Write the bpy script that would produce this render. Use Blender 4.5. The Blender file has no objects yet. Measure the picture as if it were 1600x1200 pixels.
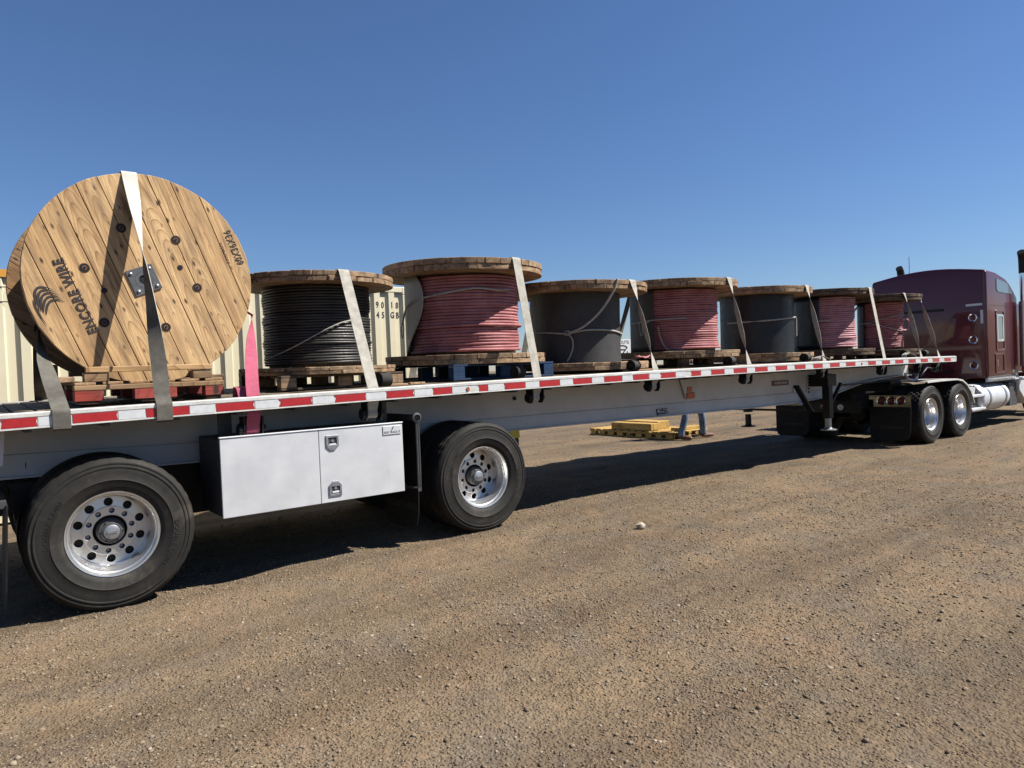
import bpy, math, random
import numpy as np
from mathutils import Vector, Matrix, noise

random.seed(7)
rng = np.random.default_rng(7)
S = bpy.context.scene
COL = S.collection
PI = math.pi

# ------------------------------------------------------------------ camera
YAW, PITCH, ROLL = 0.6561, -0.0197, -0.0414
F_ = Vector((math.sin(YAW) * math.cos(PITCH), math.cos(YAW) * math.cos(PITCH), math.sin(PITCH)))
R0 = Vector((math.cos(YAW), -math.sin(YAW), 0.0))
U0 = R0.cross(F_)
R_ = R0 * math.cos(ROLL) + U0 * math.sin(ROLL)
U_ = -R0 * math.sin(ROLL) + U0 * math.cos(ROLL)
cam_d = bpy.data.cameras.new("camera")
cam_d.sensor_width = 36.0
cam_d.sensor_fit = 'HORIZONTAL'
cam_d.lens = 36.0 * 1103.1375 / 1600.0
cam_d.clip_end = 12000
cam_d.clip_start = 0.05
cam = bpy.data.objects.new("camera", cam_d)
COL.objects.link(cam)
CAM = Vector((0, -5.3827, 1.5197))
cam.matrix_world = Matrix(((R_.x, U_.x, -F_.x, CAM.x), (R_.y, U_.y, -F_.y, CAM.y), (R_.z, U_.z, -F_.z, CAM.z), (0, 0, 0, 1)))
S.camera = cam

# ------------------------------------------------------------------ sky and sun
SUN_AZ, SUN_EL = math.radians(53), math.radians(49)      # azimuth from -Y towards +X
sun_dir = Vector((math.sin(SUN_AZ) * math.cos(SUN_EL), -math.cos(SUN_AZ) * math.cos(SUN_EL), math.sin(SUN_EL)))
world = bpy.data.worlds.new("World")
S.world = world
world.use_nodes = True
wn = world.node_tree
bg = wn.nodes["Background"]
sky = wn.nodes.new("ShaderNodeTexSky")
sky.sky_type = 'NISHITA'
sky.sun_disc = False
sky.sun_elevation = SUN_EL
sky.sun_rotation = math.atan2(sun_dir.x, sun_dir.y)
sky.altitude = 0
sky.air_density = 1.12
sky.dust_density = 0.0
sky.ozone_density = 10.0
wb = wn.nodes.new("ShaderNodeMix"); wb.data_type = 'RGBA'; wb.blend_type = 'MULTIPLY'     # white balance
wb.inputs[0].default_value = 1.0; wb.inputs[7].default_value = (0.97, 0.935, 0.985, 1)
wn.links.new(sky.outputs[0], wb.inputs[6]); wn.links.new(wb.outputs[2], bg.inputs[0])
bg.inputs[1].default_value = 0.05
sun_l = bpy.data.lights.new("sun", 'SUN')
sun_l.energy = 5.0
sun_l.angle = math.radians(0.53)
sun_l.color = (1.0, 0.95, 0.87)
sun_o = bpy.data.objects.new("sun", sun_l)
COL.objects.link(sun_o)
sun_o.rotation_euler = sun_dir.to_track_quat('Z', 'Y').to_euler()
sun_o.location = sun_dir * 50

S.view_settings.view_transform = 'Standard'
S.view_settings.look = 'None'
S.view_settings.exposure = 1.08
S.view_settings.gamma = 1.0
S.view_settings.use_curve_mapping = False
try:
    S.cycles.max_bounces = 6
    S.cycles.diffuse_bounces = 1
    S.cycles.use_denoising = True
except Exception:
    pass

# ------------------------------------------------------------------ materials
ALB = 0.76                                  # exposure is set for the sky; base colours are scaled to suit
class NT:
    def __init__(self, name):
        self.m = bpy.data.materials.new(name)
        self.m.use_nodes = True
        self.t = self.m.node_tree
        self.b = self.t.nodes["Principled BSDF"]
        self.tc = None
    def n(self, typ, **kw):
        nd = self.t.nodes.new(typ)
        for k, v in kw.items():
            setattr(nd, k, v)
        return nd
    def l(self, a, b):
        self.t.links.new(a, b)
    def coords(self, kind='Object', scale=(1, 1, 1), rand=True):
        tc = self.n("ShaderNodeTexCoord")
        out = tc.outputs[kind]
        if rand:
            oi = self.n("ShaderNodeObjectInfo")
            mul = self.n("ShaderNodeMath", operation='MULTIPLY')
            mul.inputs[1].default_value = 53.0
            self.l(oi.outputs['Random'], mul.inputs[0])
            add = self.n("ShaderNodeVectorMath", operation='ADD')
            self.l(out, add.inputs[0])
            self.l(mul.outputs[0], add.inputs[1])
            out = add.outputs[0]
        mp = self.n("ShaderNodeMapping")
        mp.inputs['Scale'].default_value = scale
        self.l(out, mp.inputs[0])
        return mp.outputs[0]
    def noise(self, vec, scale, detail=4, rough=0.6, dist=0.0):
        nd = self.n("ShaderNodeTexNoise")
        nd.inputs['Scale'].default_value = scale
        nd.inputs['Detail'].default_value = detail
        nd.inputs['Roughness'].default_value = rough
        nd.inputs['Distortion'].default_value = dist
        self.l(vec, nd.inputs['Vector'])
        return nd.outputs['Fac']
    def ramp(self, fac, stops, interp='LINEAR'):
        r = self.n("ShaderNodeValToRGB")
        r.color_ramp.interpolation = interp
        e = r.color_ramp.elements
        while len(e) < len(stops):
            e.new(0.5)
        for i, (p, c) in enumerate(stops):
            e[i].position = p
            if not hasattr(c, '__len__'):
                c = (c, c, c)
            e[i].color = (c[0], c[1], c[2], 1)
        self.l(fac, r.inputs[0])
        return r.outputs[0]
    def mix(self, fac, a, b, mode='MIX'):
        m = self.n("ShaderNodeMix", data_type='RGBA', blend_type=mode)
        for sock, v in ((m.inputs['Factor'], fac), (m.inputs['A'], a), (m.inputs['B'], b)):
            pass
        fa = m.inputs[0]; ca = m.inputs[6]; cb = m.inputs[7]
        for sock, v in ((fa, fac), (ca, a), (cb, b)):
            if hasattr(v, 'links') or hasattr(v, 'is_linked'):
                self.l(v, sock)
            elif hasattr(v, '__len__'):
                sock.default_value = (v[0], v[1], v[2], 1)
            else:
                sock.default_value = v
        return m.outputs[2]
    def bump(self, h, strength=0.3, dist=0.01):
        b = self.n("ShaderNodeBump")
        b.inputs['Strength'].default_value = strength
        b.inputs['Distance'].default_value = dist
        self.l(h, b.inputs['Height'])
        self.l(b.outputs[0], self.b.inputs['Normal'])
    def set(self, col=None, rough=None, metal=None, coat=None, spec=None):
        b = self.b
        if col is not None:
            k = ALB if not metal or metal < 0.5 else 1.0
            if hasattr(col, 'is_linked'):
                self.l(self.mix(1.0, col, (k, k, k), 'MULTIPLY'), b.inputs['Base Color'])
            else:
                b.inputs['Base Color'].default_value = (col[0] * k, col[1] * k, col[2] * k, 1)
        if rough is not None:
            if hasattr(rough, 'is_linked'):
                self.l(rough, b.inputs['Roughness'])
            else:
                b.inputs['Roughness'].default_value = rough
        if metal is not None:
            b.inputs['Metallic'].default_value = metal
        if coat is not None:
            b.inputs['Coat Weight'].default_value = coat
            b.inputs['Coat Roughness'].default_value = 0.04
        if spec is not None:
            b.inputs['Specular IOR Level'].default_value = spec
        return self.m

def paint(name, col, col2=None, scale=6, rough=0.5, metal=0, coat=None, bump=0, bscale=60, spec=None, lo=0.35, hi=0.7, stretch=(1, 1, 1)):
    t = NT(name)
    v = t.coords('Object', stretch)
    if col2 is None:
        col2 = tuple(c * 0.72 for c in col)
    f = t.noise(v, scale, 6, 0.65)
    c = t.ramp(f, [(lo, col2), (hi, col)])
    f2 = t.noise(v, scale * 7, 3, 0.6)
    r = t.ramp(f2, [(0.3, max(rough - 0.1, 0.02)), (0.7, min(rough + 0.12, 1))])
    if bump:
        t.bump(t.noise(v, bscale, 4), bump, 0.004)
    return t.set(c, r, metal, coat, spec)

def plain(name, col, rough, metal):
    t = NT(name)
    f = t.noise(t.coords('Object'), 2.0, 3, 0.5)
    return t.set(t.ramp(f, [(0.3, tuple(c * 0.92 for c in col)), (0.7, col)]), rough, metal)

def wood(name, light, mid, dark, weather=0.0, wcol=(0.06, 0.05, 0.042), nails=0.0, ringscale=9.0, rough=0.75):
    """planks: grain along local X"""
    t = NT(name)
    def mth(op, x, y=None, z=None):
        m_ = t.n("ShaderNodeMath", operation=op)
        for i, q in enumerate((x, y, z)):
            if q is None: continue
            if hasattr(q, 'is_linked'): t.l(q, m_.inputs[i])
            else: m_.inputs[i].default_value = q
        return m_.outputs[0]
    tc0 = t.n("ShaderNodeTexCoord"); sp0 = t.n("ShaderNodeSeparateXYZ"); t.l(tc0.outputs['Object'], sp0.inputs[0])
    oi0 = t.n("ShaderNodeObjectInfo")
    r1 = oi0.outputs['Random']
    r2 = mth('FRACT', mth('MULTIPLY', r1, 17.31))
    n1 = t.noise(t.coords('Object', (1.3, 7, 1)), 1.0, 3, 0.55)
    n2 = t.noise(t.coords('Object', (1.1, 1.5, 1)), 1.0, 2, 0.5)
    n3 = t.noise(t.coords('Object', (3.0, 40, 1)), 1.0, 2, 0.6)
    yy = mth('ADD', mth('ADD', mth('MULTIPLY', mth('SUBTRACT', n3, 0.5), 0.008), sp0.outputs['Y'], mth('MULTIPLY', mth('SUBTRACT', r1, 0.5), 0.13)), mth('MULTIPLY', mth('SUBTRACT', n1, 0.5), 0.045))
    cc = mth('ADD', mth('ADD', 0.005, mth('MULTIPLY', r2, 0.10)), mth('ADD', mth('MULTIPLY', sp0.outputs['X'], 0.05), mth('MULTIPLY', mth('SUBTRACT', n2, 0.5), 0.085)))
    hh = mth('SQRT', mth('ADD', mth('MULTIPLY', yy, yy), mth('MULTIPLY', cc, cc)))
    ring = mth('FRACT', mth('MULTIPLY', hh, ringscale * 15.0))
    c = t.mix(mth('ADD', 0.42, mth('MULTIPLY', mth('FRACT', mth('MULTIPLY', r1, 7.77)), 0.55)), tuple(0.62 * a_ + 0.38 * b_ for a_, b_ in zip(light, mid)), t.ramp(ring, [(0.0, light), (0.45, light), (0.80, mid), (0.95, dark), (1.0, light)]))
    vf = t.coords('Object', (2.0, 90, 90))
    fine = t.noise(vf, 1.0, 3, 0.6)
    c = t.mix(0.5, c, t.ramp(fine, [(0.3, (0.48, 0.44, 0.42)), (0.62, (1.03, 1.03, 1.03))]), 'MULTIPLY')
    big = t.noise(t.coords('Object', (0.8, 9, 9)), 1.6, 5, 0.65)
    c = t.mix(0.8, c, t.ramp(big, [(0.32, (0.55, 0.47, 0.41)), (0.55, (1.04, 1.02, 0.99)), (0.75, (1.12, 1.10, 1.07))]), 'MULTIPLY')
    oi = t.n("ShaderNodeObjectInfo")
    tint = t.ramp(oi.outputs['Random'], [(0.0, (0.74, 0.66, 0.58)), (0.3, (1.0, 0.98, 0.96)), (0.6, (0.86, 0.80, 0.74)), (0.8, (1.06, 1.05, 1.05)), (1.0, (0.90, 0.78, 0.64))])
    c = t.mix(0.9, c, tint, 'MULTIPLY')
    if nails > 0:
        vn = t.n("ShaderNodeTexVoronoi", feature='F1')
        vn.inputs['Scale'].default_value = 1.0
        vn.inputs['Randomness'].default_value = 0.75
        t.l(t.coords('Object', (6.5, 15, 0.01)), vn.inputs['Vector'])
        spot = t.ramp(vn.outputs['Distance'], [(0.0, 1), (0.08, 0.95), (0.19, 0)])
        vm = t.n("ShaderNodeTexVoronoi", feature='F1')
        vm.inputs['Scale'].default_value = 1.0
        t.l(t.coords('Object', (2.6, 19, 0.01)), vm.inputs['Vector'])
        streak = t.ramp(vm.outputs['Distance'], [(0.0, 0.85), (0.36, 0)])
        c = t.mix(spot, c, (0.045, 0.028, 0.02))
        fm = t.n("ShaderNodeMath", operation='MULTIPLY')
        t.l(streak, fm.inputs[0]); fm.inputs[1].default_value = nails
        c = t.mix(fm.outputs[0], c, (0.13, 0.075, 0.042))
    if weather > 0:
        wn_ = t.noise(t.coords('Object', (1.5, 6, 6)), 2.2, 6, 0.7)
        wf = t.ramp(wn_, [(0.62 - weather * 0.5, 0), (0.8 - weather * 0.35, min(1, weather + 0.25))])
        c = t.mix(wf, c, wcol)
    t.bump(t.mix(0.4, fine, ring), 0.35, 0.004)
    return t.set(c, rough, 0, None, 0.25)

M = {}
M['wood_new'] = wood('pine_planks', (0.76, 0.54, 0.295), (0.63, 0.415, 0.20), (0.31, 0.175, 0.075), 0.33, (0.25, 0.165, 0.10), 0.9, 8.0)
M['wood_edge'] = wood('pine_edge', (0.42, 0.28, 0.155), (0.33, 0.20, 0.10), (0.16, 0.085, 0.04), 0.3, (0.1, 0.065, 0.045), 0.4, 8.0)
M['wood_old'] = wood('weathered_planks', (0.56, 0.41, 0.265), (0.43, 0.30, 0.18), (0.20, 0.13, 0.08), 0.45, (0.06, 0.045, 0.036), 0.3, 14.0)
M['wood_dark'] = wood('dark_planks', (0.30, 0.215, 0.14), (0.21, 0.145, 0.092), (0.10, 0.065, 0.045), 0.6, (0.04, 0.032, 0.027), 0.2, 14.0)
M['wood_pallet'] = wood('pallet_wood', (0.50, 0.35, 0.21), (0.40, 0.26, 0.14), (0.21, 0.12, 0.06), 0.3, (0.14, 0.10, 0.07), 0.2, 12.0)
M['wood_red'] = wood('red_painted_wood', (0.42, 0.085, 0.075), (0.38, 0.075, 0.065), (0.25, 0.05, 0.045), 0.3, (0.30, 0.15, 0.11), 0.1, 12.0)
M['wood_blue'] = wood('blue_painted_wood', (0.014, 0.055, 0.15), (0.012, 0.045, 0.13), (0.008, 0.03, 0.08), 0.25, (0.03, 0.05, 0.1), 0.1, 12.0)
M['wood_yellow'] = wood('yellow_painted_wood', (0.66, 0.46, 0.155), (0.58, 0.39, 0.12), (0.42, 0.27, 0.08), 0.12, (0.36, 0.24, 0.1), 0.1, 10.0)
M['wood_deck'] = wood('deck_wood', (0.27, 0.225, 0.165), (0.22, 0.18, 0.13), (0.13, 0.105, 0.08), 0.35, (0.11, 0.095, 0.075), 0.1, 12.0)
M['ink'] = paint('stencil_ink', (0.035, 0.028, 0.03), (0.09, 0.06, 0.045), 30, 0.8, lo=0.28, hi=0.42)
M['ink_brown'] = paint('faded_ink', (0.19, 0.105, 0.06), (0.3, 0.18, 0.10), 30, 0.8)
M['alu'] = paint('brushed_aluminium', (0.80, 0.82, 0.84), (0.62, 0.64, 0.67), 5, 0.42, 0.25, None, 0.05, 30)
M['white'] = paint('white_rail_paint', (0.74, 0.74, 0.71), (0.52, 0.51, 0.48), 9, 0.45, 0.0, None, 0.15, 25)
M['greypaint'] = paint('grey_trailer_paint', (0.60, 0.60, 0.605), (0.47, 0.465, 0.455), 1.5, 0.42, 0.0, None, 0.05, 40)
M['blackmetal'] = paint('black_frame_paint', (0.013, 0.013, 0.0135), (0.008, 0.008, 0.008), 8, 0.5, spec=0.3)
M['darkgrey'] = paint('dark_grey_steel', (0.075, 0.077, 0.08), (0.04, 0.04, 0.042), 6, 0.55)
M['steel'] = paint('galvanised_steel', (0.36, 0.38, 0.40), (0.22, 0.23, 0.25), 14, 0.42, 0.75)
M['polished'] = plain('polished_wheel', (0.70, 0.70, 0.70), 0.30, 1.0)
M['chrome'] = plain('chrome', (0.80, 0.80, 0.80), 0.13, 1.0)
M['alloy'] = plain('polished_alloy', (0.64, 0.64, 0.635), 0.36, 0.9)
M['mirror_panel'] = plain('dark_polished_panel', (0.085, 0.085, 0.085), 0.10, 1.0)
M['redtape'] = paint('red_reflective_tape', (0.46, 0.018, 0.022), (0.36, 0.014, 0.018), 20, 0.35, 0, 0.3)
M['whitetape'] = paint('white_reflective_tape', (0.70, 0.72, 0.73), (0.58, 0.6, 0.62), 25, 0.35, 0, 0.3)
M['amber'] = paint('amber_lens', (0.55, 0.10, 0.002), (0.42, 0.07, 0.002), 20, 0.35, 0, None)
M['redlens'] = paint('red_lens', (0.12, 0.006, 0.006), (0.08, 0.004, 0.004), 20, 0.25, 0, None)
M['rubber'] = None
M['burgundy'] = plain('burgundy_paint', (0.095, 0.007, 0.016), 0.4, 0.0); M['burgundy'].node_tree.nodes['Principled BSDF'].inputs['Coat Weight'].default_value = 0.7; M['burgundy'].node_tree.nodes['Principled BSDF'].inputs['Specular IOR Level'].default_value = 0.25; M['burgundy'].node_tree.nodes['Principled BSDF'].inputs['Coat Roughness'].default_value = 0.06; M['burgundy'].node_tree.nodes['Principled BSDF'].inputs['Coat IOR'].default_value = 1.5
M['blackplastic'] = paint('black_rubber_flap', (0.008, 0.008, 0.008), (0.012, 0.012, 0.012), 4, 0.65, spec=0.25)
M['flapmark'] = paint('flap_emboss', (0.035, 0.035, 0.035), (0.025, 0.025, 0.025), 8, 0.6)
M['webbing'] = paint('pale_webbing', (0.47, 0.445, 0.39), (0.30, 0.285, 0.245), 14, 0.85, 0, None, 0.4, 160)
M['webbing_sunlit'] = paint('sunlit_webbing', (0.66, 0.63, 0.57), (0.52, 0.495, 0.44), 14, 0.85, 0, None, 0.4, 160)  # clean side of the strap, its colour lightened to look sunlit
M['plate'] = paint('dark_plate_steel', (0.15, 0.16, 0.17), (0.09, 0.095, 0.10), 12, 0.5, 0.4)
M['webbing_dark'] = paint('dirty_webbing', (0.155, 0.145, 0.12), (0.075, 0.069, 0.057), 7, 0.85, 0, None, 0.4, 160)
M['webbing_pink'] = paint('pink_webbing', (0.44, 0.085, 0.15), (0.34, 0.06, 0.105), 5, 0.85, 0, None, 0.4, 160)
M['webbing_black'] = paint('black_webbing', (0.03, 0.027, 0.025), (0.018, 0.016, 0.015), 7, 0.85, 0, None, 0.4, 160)
M['cable_black'] = paint('black_cable', (0.034, 0.033, 0.031), (0.016, 0.016, 0.016), 9, 0.46)
M['cable_red'] = paint('dusty_red_cable', (0.52, 0.225, 0.23), (0.33, 0.115, 0.12), 4, 0.6, 0, None, 0.15, 60, 0.25)
M['cable_red2'] = paint('dusty_pink_cable', (0.60, 0.32, 0.345), (0.40, 0.17, 0.20), 5, 0.6, 0, None, 0.15, 60, 0.25)
M['wrap_grey'] = paint('dusty_black_wrap', (0.070, 0.070, 0.070), (0.045, 0.045, 0.046), 2.2, 0.55, 0, None, 0.15, 7, 0.25)
M['wrap_black'] = paint('black_wrap', (0.016, 0.020, 0.025), (0.009, 0.012, 0.015), 2.2, 0.42, 0, None, 0.15, 7, 0.35)
M['wrap_pale'] = paint('pale_wrap', (0.42, 0.41, 0.36), (0.34, 0.33, 0.29), 3, 0.6)
M['twine'] = paint('white_twine', (0.48, 0.46, 0.43), (0.32, 0.31, 0.285), 30, 0.85)
M['cream'] = paint('cream_container_paint', (0.76, 0.69, 0.49), (0.70, 0.63, 0.44), 1.2, 0.5)
M['orange'] = paint('orange_marking', (0.72, 0.34, 0.03), (0.6, 0.27, 0.03), 9, 0.6)
M['denim'] = paint('denim', (0.23, 0.32, 0.43), (0.07, 0.11, 0.18), 9, 0.9, 0, None, 1.0, 22, stretch=(1, 1, 0.5))
M['leather'] = paint('brown_leather', (0.19, 0.09, 0.055), (0.11, 0.05, 0.032), 12, 0.7)
M['shirt'] = paint('dark_shirt', (0.05, 0.055, 0.07), (0.035, 0.04, 0.05), 5, 0.9)
M['skin'] = paint('skin', (0.42, 0.25, 0.17), (0.36, 0.2, 0.13), 6, 0.55)
M['hair'] = paint('hair', (0.03, 0.02, 0.015), (0.02, 0.014, 0.01), 20, 0.7)
M['glass'] = paint('dark_glass', (0.10, 0.115, 0.13), (0.08, 0.09, 0.10), 2, 0.06, 0.0, 1.0)
M['placard'] = paint('maroon_placard', (0.16, 0.055, 0.05), (0.12, 0.045, 0.04), 14, 0.5)
M['stone'] = paint('pale_stone', (0.50, 0.44, 0.35), (0.36, 0.31, 0.24), 18, 0.9, 0, None, 0.5, 40)
M['yellow'] = paint('yellow_tag', (0.68, 0.55, 0.05), (0.5, 0.4, 0.04), 14, 0.6)

def rubber_mat():
    t = NT('dusty_tyre_rubber')
    v = t.coords('Object')
    f = t.noise(v, 5, 7, 0.7)
    c = t.ramp(f, [(0.32, (0.012, 0.0115, 0.011)), (0.56, (0.026, 0.0238, 0.021)), (0.76, (0.075, 0.065, 0.052))])
    t.bump(t.noise(v, 70, 4), 0.12, 0.004)
    return t.set(c, 0.72, 0, None, 0.25)
M['rubber'] = rubber_mat()

def toolbox_mat():
    t = NT('scuffed_aluminium_sheet')
    v = t.coords('Object')
    f = t.noise(v, 3.0, 6, 0.65)
    c = t.ramp(f, [(0.3, (0.66, 0.68, 0.71)), (0.65, (0.75, 0.765, 0.785))])
    v2 = t.coords('Object', (7, 7, 1.0))
    s = t.noise(v2, 3.2, 5, 0.7, 0.6)
    c = t.mix(t.ramp(s, [(0.60, 0), (0.78, 0.35)]), c, (0.42, 0.425, 0.44))
    v3 = t.coords('Object', (1.2, 1.2, 22))
    s2 = t.noise(v3, 3.2, 3, 0.5, 1.5)
    c = t.mix(t.ramp(s2, [(0.66, 0), (0.69, 0.4), (0.72, 0)]), c, (0.9, 0.9, 0.9))
    t.bump(t.noise(v, 2.0, 3), 0.12, 0.03)
    return t.set(c, t.ramp(f, [(0.3, 0.38), (0.7, 0.55)]), 0.35)
M['toolbox'] = toolbox_mat()

def dirt_mat():
    t = NT('gravel_and_dirt')
    tc = t.n("ShaderNodeTexCoord")
    v = tc.outputs['Object']
    big = t.noise(v, 0.45, 5, 0.6)
    med = t.noise(v, 2.1, 6, 0.65)
    fine = t.noise(v, 34, 5, 0.75)
    c = t.ramp(big, [(0.30, (0.160, 0.118, 0.077)), (0.50, (0.202, 0.150, 0.097)), (0.72, (0.240, 0.170, 0.105))])
    grey = t.ramp(med, [(0.46, 0), (0.64, 0.75)])
    c = t.mix(grey, c, (0.160, 0.133, 0.103))
    mp_ = t.n('ShaderNodeMapping'); mp_.inputs['Scale'].default_value = (0.16, 1.5, 1); mp_.inputs['Rotation'].default_value = (0, 0, 0.10); t.l(v, mp_.inputs[0])
    trk = t.noise(mp_.outputs[0], 1.0, 5, 0.65)
    c = t.mix(0.9, c, t.ramp(trk, [(0.36, (0.66, 0.66, 0.66)), (0.52, (1, 1, 1)), (0.66, (1.22, 1.2, 1.16))]), 'MULTIPLY')
    red = t.ramp(t.noise(v, 1.1, 4), [(0.50, 0), (0.70, 0.42)])
    c = t.mix(red, c, (0.290, 0.185, 0.110))
    c = t.mix(0.85, c, t.ramp(fine, [(0.30, (0.60, 0.58, 0.56)), (0.5, (1, 1, 1)), (0.72, (1.25, 1.22, 1.18))]), 'MULTIPLY')
    vo = t.n("ShaderNodeTexVoronoi", feature='F1')
    vo.inputs['Scale'].default_value = 62
    t.l(v, vo.inputs['Vector'])
    sp = t.ramp(vo.outputs['Color'], [(0.0, (0.72, 0.70, 0.68)), (0.55, (1, 1, 1)), (1.0, (1.25, 1.2, 1.12))])
    c = t.mix(0.6, c, sp, 'MULTIPLY')
    vh = t.ramp(vo.outputs['Distance'], [(0.0, 1), (0.6, 0)])
    b1 = t.n("ShaderNodeBump"); b1.inputs['Strength'].default_value = 1.0; b1.inputs['Distance'].default_value = 0.016
    hsum = t.mix(0.5, fine, vh)
    t.l(hsum, b1.inputs['Height'])
    b2 = t.n("ShaderNodeBump"); b2.inputs['Strength'].default_value = 0.6; b2.inputs['Distance'].default_value = 0.06
    t.l(t.noise(v, 6.5, 6, 0.7), b2.inputs['Height'])
    t.l(b1.outputs[0], b2.inputs['Normal'])
    t.l(b2.outputs[0], t.b.inputs['Normal'])
    return t.set(c, 0.95, 0, None, 0.15)
M['dirt'] = dirt_mat()

def pebble_mat():
    t = NT('mixed_pebbles')
    g = t.n("ShaderNodeNewGeometry")
    c = t.ramp(g.outputs['Random Per Island'], [(0.0, (0.13, 0.094, 0.06)), (0.25, (0.19, 0.14, 0.09)), (0.55, (0.25, 0.19, 0.126)),
                                                (0.82, (0.235, 0.19, 0.138)), (0.97, (0.30, 0.245, 0.175)), (1.0, (0.42, 0.36, 0.27))])
    return t.set(c, 0.9, 0, None, 0.2)
M['pebble'] = pebble_mat()

# ------------------------------------------------------------------ geometry helpers
WL = {}          # world origin of every parent
class G:
    def __init__(self):
        self.v, self.f = [], []
    def add(self, vs, fs):
        o = len(self.v)
        self.v.extend([tuple(p) for p in vs])
        self.f.extend([tuple(i + o for i in f) for f in fs])
        return self
    def box(self, x0, x1, y0, y1, z0, z1):
        vs = [(x, y, z) for x in (x0, x1) for y in (y0, y1) for z in (z0, z1)]
        return self.add(vs, [(0, 1, 3, 2), (4, 6, 7, 5), (0, 4, 5, 1), (2, 3, 7, 6), (0, 2, 6, 4), (1, 5, 7, 3)])
    def obox(self, c, ax, h):
        c = Vector(c); a = [Vector(ax[i]).normalized() * h[i] for i in range(3)]
        vs = [c + a[0] * i + a[1] * j + a[2] * k for i in (-1, 1) for j in (-1, 1) for k in (-1, 1)]
        return self.add(vs, [(0, 1, 3, 2), (4, 6, 7, 5), (0, 4, 5, 1), (2, 3, 7, 6), (0, 2, 6, 4), (1, 5, 7, 3)])
    def bar(self, p0, p1, w, h, up=(0, 0, 1)):
        p0, p1 = Vector(p0), Vector(p1)
        d = (p1 - p0); L = d.length; d.normalize()
        s = d.cross(Vector(up))
        if s.length < 1e-4:
            s = d.cross(Vector((1, 0, 0)))
        s.normalize(); u = s.cross(d)
        return self.obox((p0 + p1) / 2, (d, s, u), (L / 2, w / 2, h / 2))
    def cyl(self, p0, p1, r0, r1=None, n=20, cap=True):
        return self.lathe([(r0, 0.0), (r0 if r1 is None else r1, 1.0)], p0, Vector(p1) - Vector(p0), n, cap, unit=False)
    def lathe(self, prof, o, axis, n=32, cap=False, unit=True, fn=None, closed=False):
        o = Vector(o); a = Vector(axis)
        if unit:
            a = a.normalized()
        d = a.normalized()
        e1 = d.cross(Vector((0, 0, 1)))
        if e1.length < 1e-3:
            e1 = Vector((1, 0, 0))
        e1.normalize(); e2 = d.cross(e1)
        vs, fs = [], []
        m = len(prof)
        for i, (r, h) in enumerate(prof):
            for j in range(n):
                t = 2 * PI * j / n
                rr = r if fn is None else fn(i, j, r)
                vs.append(o + a * h + (e1 * math.cos(t) + e2 * math.sin(t)) * rr)
        for i in range(m if closed else m - 1):
            i2 = (i + 1) % m
            for j in range(n):
                k = (j + 1) % n
                fs.append((i * n + j, i * n + k, i2 * n + k, i2 * n + j))
        if cap:
            fs.append(tuple(reversed(range(n))))
            fs.append(tuple((m - 1) * n + j for j in range(n)))
        return self.add(vs, fs)
    def tube(self, pts, r, n=8, cap=True):
        pts = [Vector(p) for p in pts]
        vs, fs = [], []
        prev = None
        for i, p in enumerate(pts):
            d = (pts[min(i + 1, len(pts) - 1)] - pts[max(i - 1, 0)]).normalized()
            if prev is None:
                s = d.cross(Vector((0, 0, 1)))
                if s.length < 1e-3:
                    s = d.cross(Vector((1, 0, 0)))
            else:
                s = prev - d * prev.dot(d)
            s.normalize(); prev = s.copy()
            u = d.cross(s)
            rr = r[i] if hasattr(r, '__len__') else r
            for j in range(n):
                t = 2 * PI * j / n
                vs.append(p + (s * math.cos(t) + u * math.sin(t)) * rr)
        for i in range(len(pts) - 1):
            for j in range(n):
                k = (j + 1) % n
                fs.append((i * n + j, i * n + k, (i + 1) * n + k, (i + 1) * n + j))
        if cap:
            fs.append(tuple(reversed(range(n))))
            fs.append(tuple((len(pts) - 1) * n + j for j in range(n)))
        return self.add(vs, fs)
    def ribbon(self, pts, wds, th=0.004):
        """pts centre line, wds full half-width vectors"""
        pts = [Vector(p) for p in pts]; wds = [Vector(w) for w in wds]
        vs, fs = [], []
        m = len(pts)
        for i in range(m):
            d = (pts[min(i + 1, m - 1)] - pts[max(i - 1, 0)]).normalized()
            nrm = d.cross(wds[i]).normalized() * th * 0.5
            a, b = pts[i] - wds[i], pts[i] + wds[i]
            vs += [a - nrm, b - nrm, b + nrm, a + nrm]
        for i in range(m - 1):
            o, q = i * 4, (i + 1) * 4
            for j in range(4):
                k = (j + 1) % 4
                fs.append((o + j, o + k, q + k, q + j))
        fs.append((3, 2, 1, 0)); q = (m - 1) * 4; fs.append((q, q + 1, q + 2, q + 3))
        return self.add(vs, fs)
    def sweep(self, prof, xs, zf, yf=None):
        """closed profile of (y,z), extruded along x with z offset zf(x)"""
        vs, fs = [], []
        n = len(prof)
        for x in xs:
            dzv = zf(x)
            for (y, z) in prof:
                vs.append((x, y, z + dzv))
        for i in range(len(xs) - 1):
            for j in range(n):
                k = (j + 1) % n
                fs.append((i * n + j, (i + 1) * n + j, (i + 1) * n + k, i * n + k))
        fs.append(tuple(range(n))); fs.append(tuple(reversed([(len(xs) - 1) * n + j for j in range(n)])))
        return self.add(vs, fs)
    def prism(self, poly, off):
        poly = [Vector(p) for p in poly]; off = Vector(off); n = len(poly)
        vs = poly + [p + off for p in poly]
        fs = [tuple(range(n)), tuple(reversed(range(n, 2 * n)))]
        for j in range(n):
            k = (j + 1) % n
            fs.append((k, j, n + j, n + k))
        return self.add(vs, fs)
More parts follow.
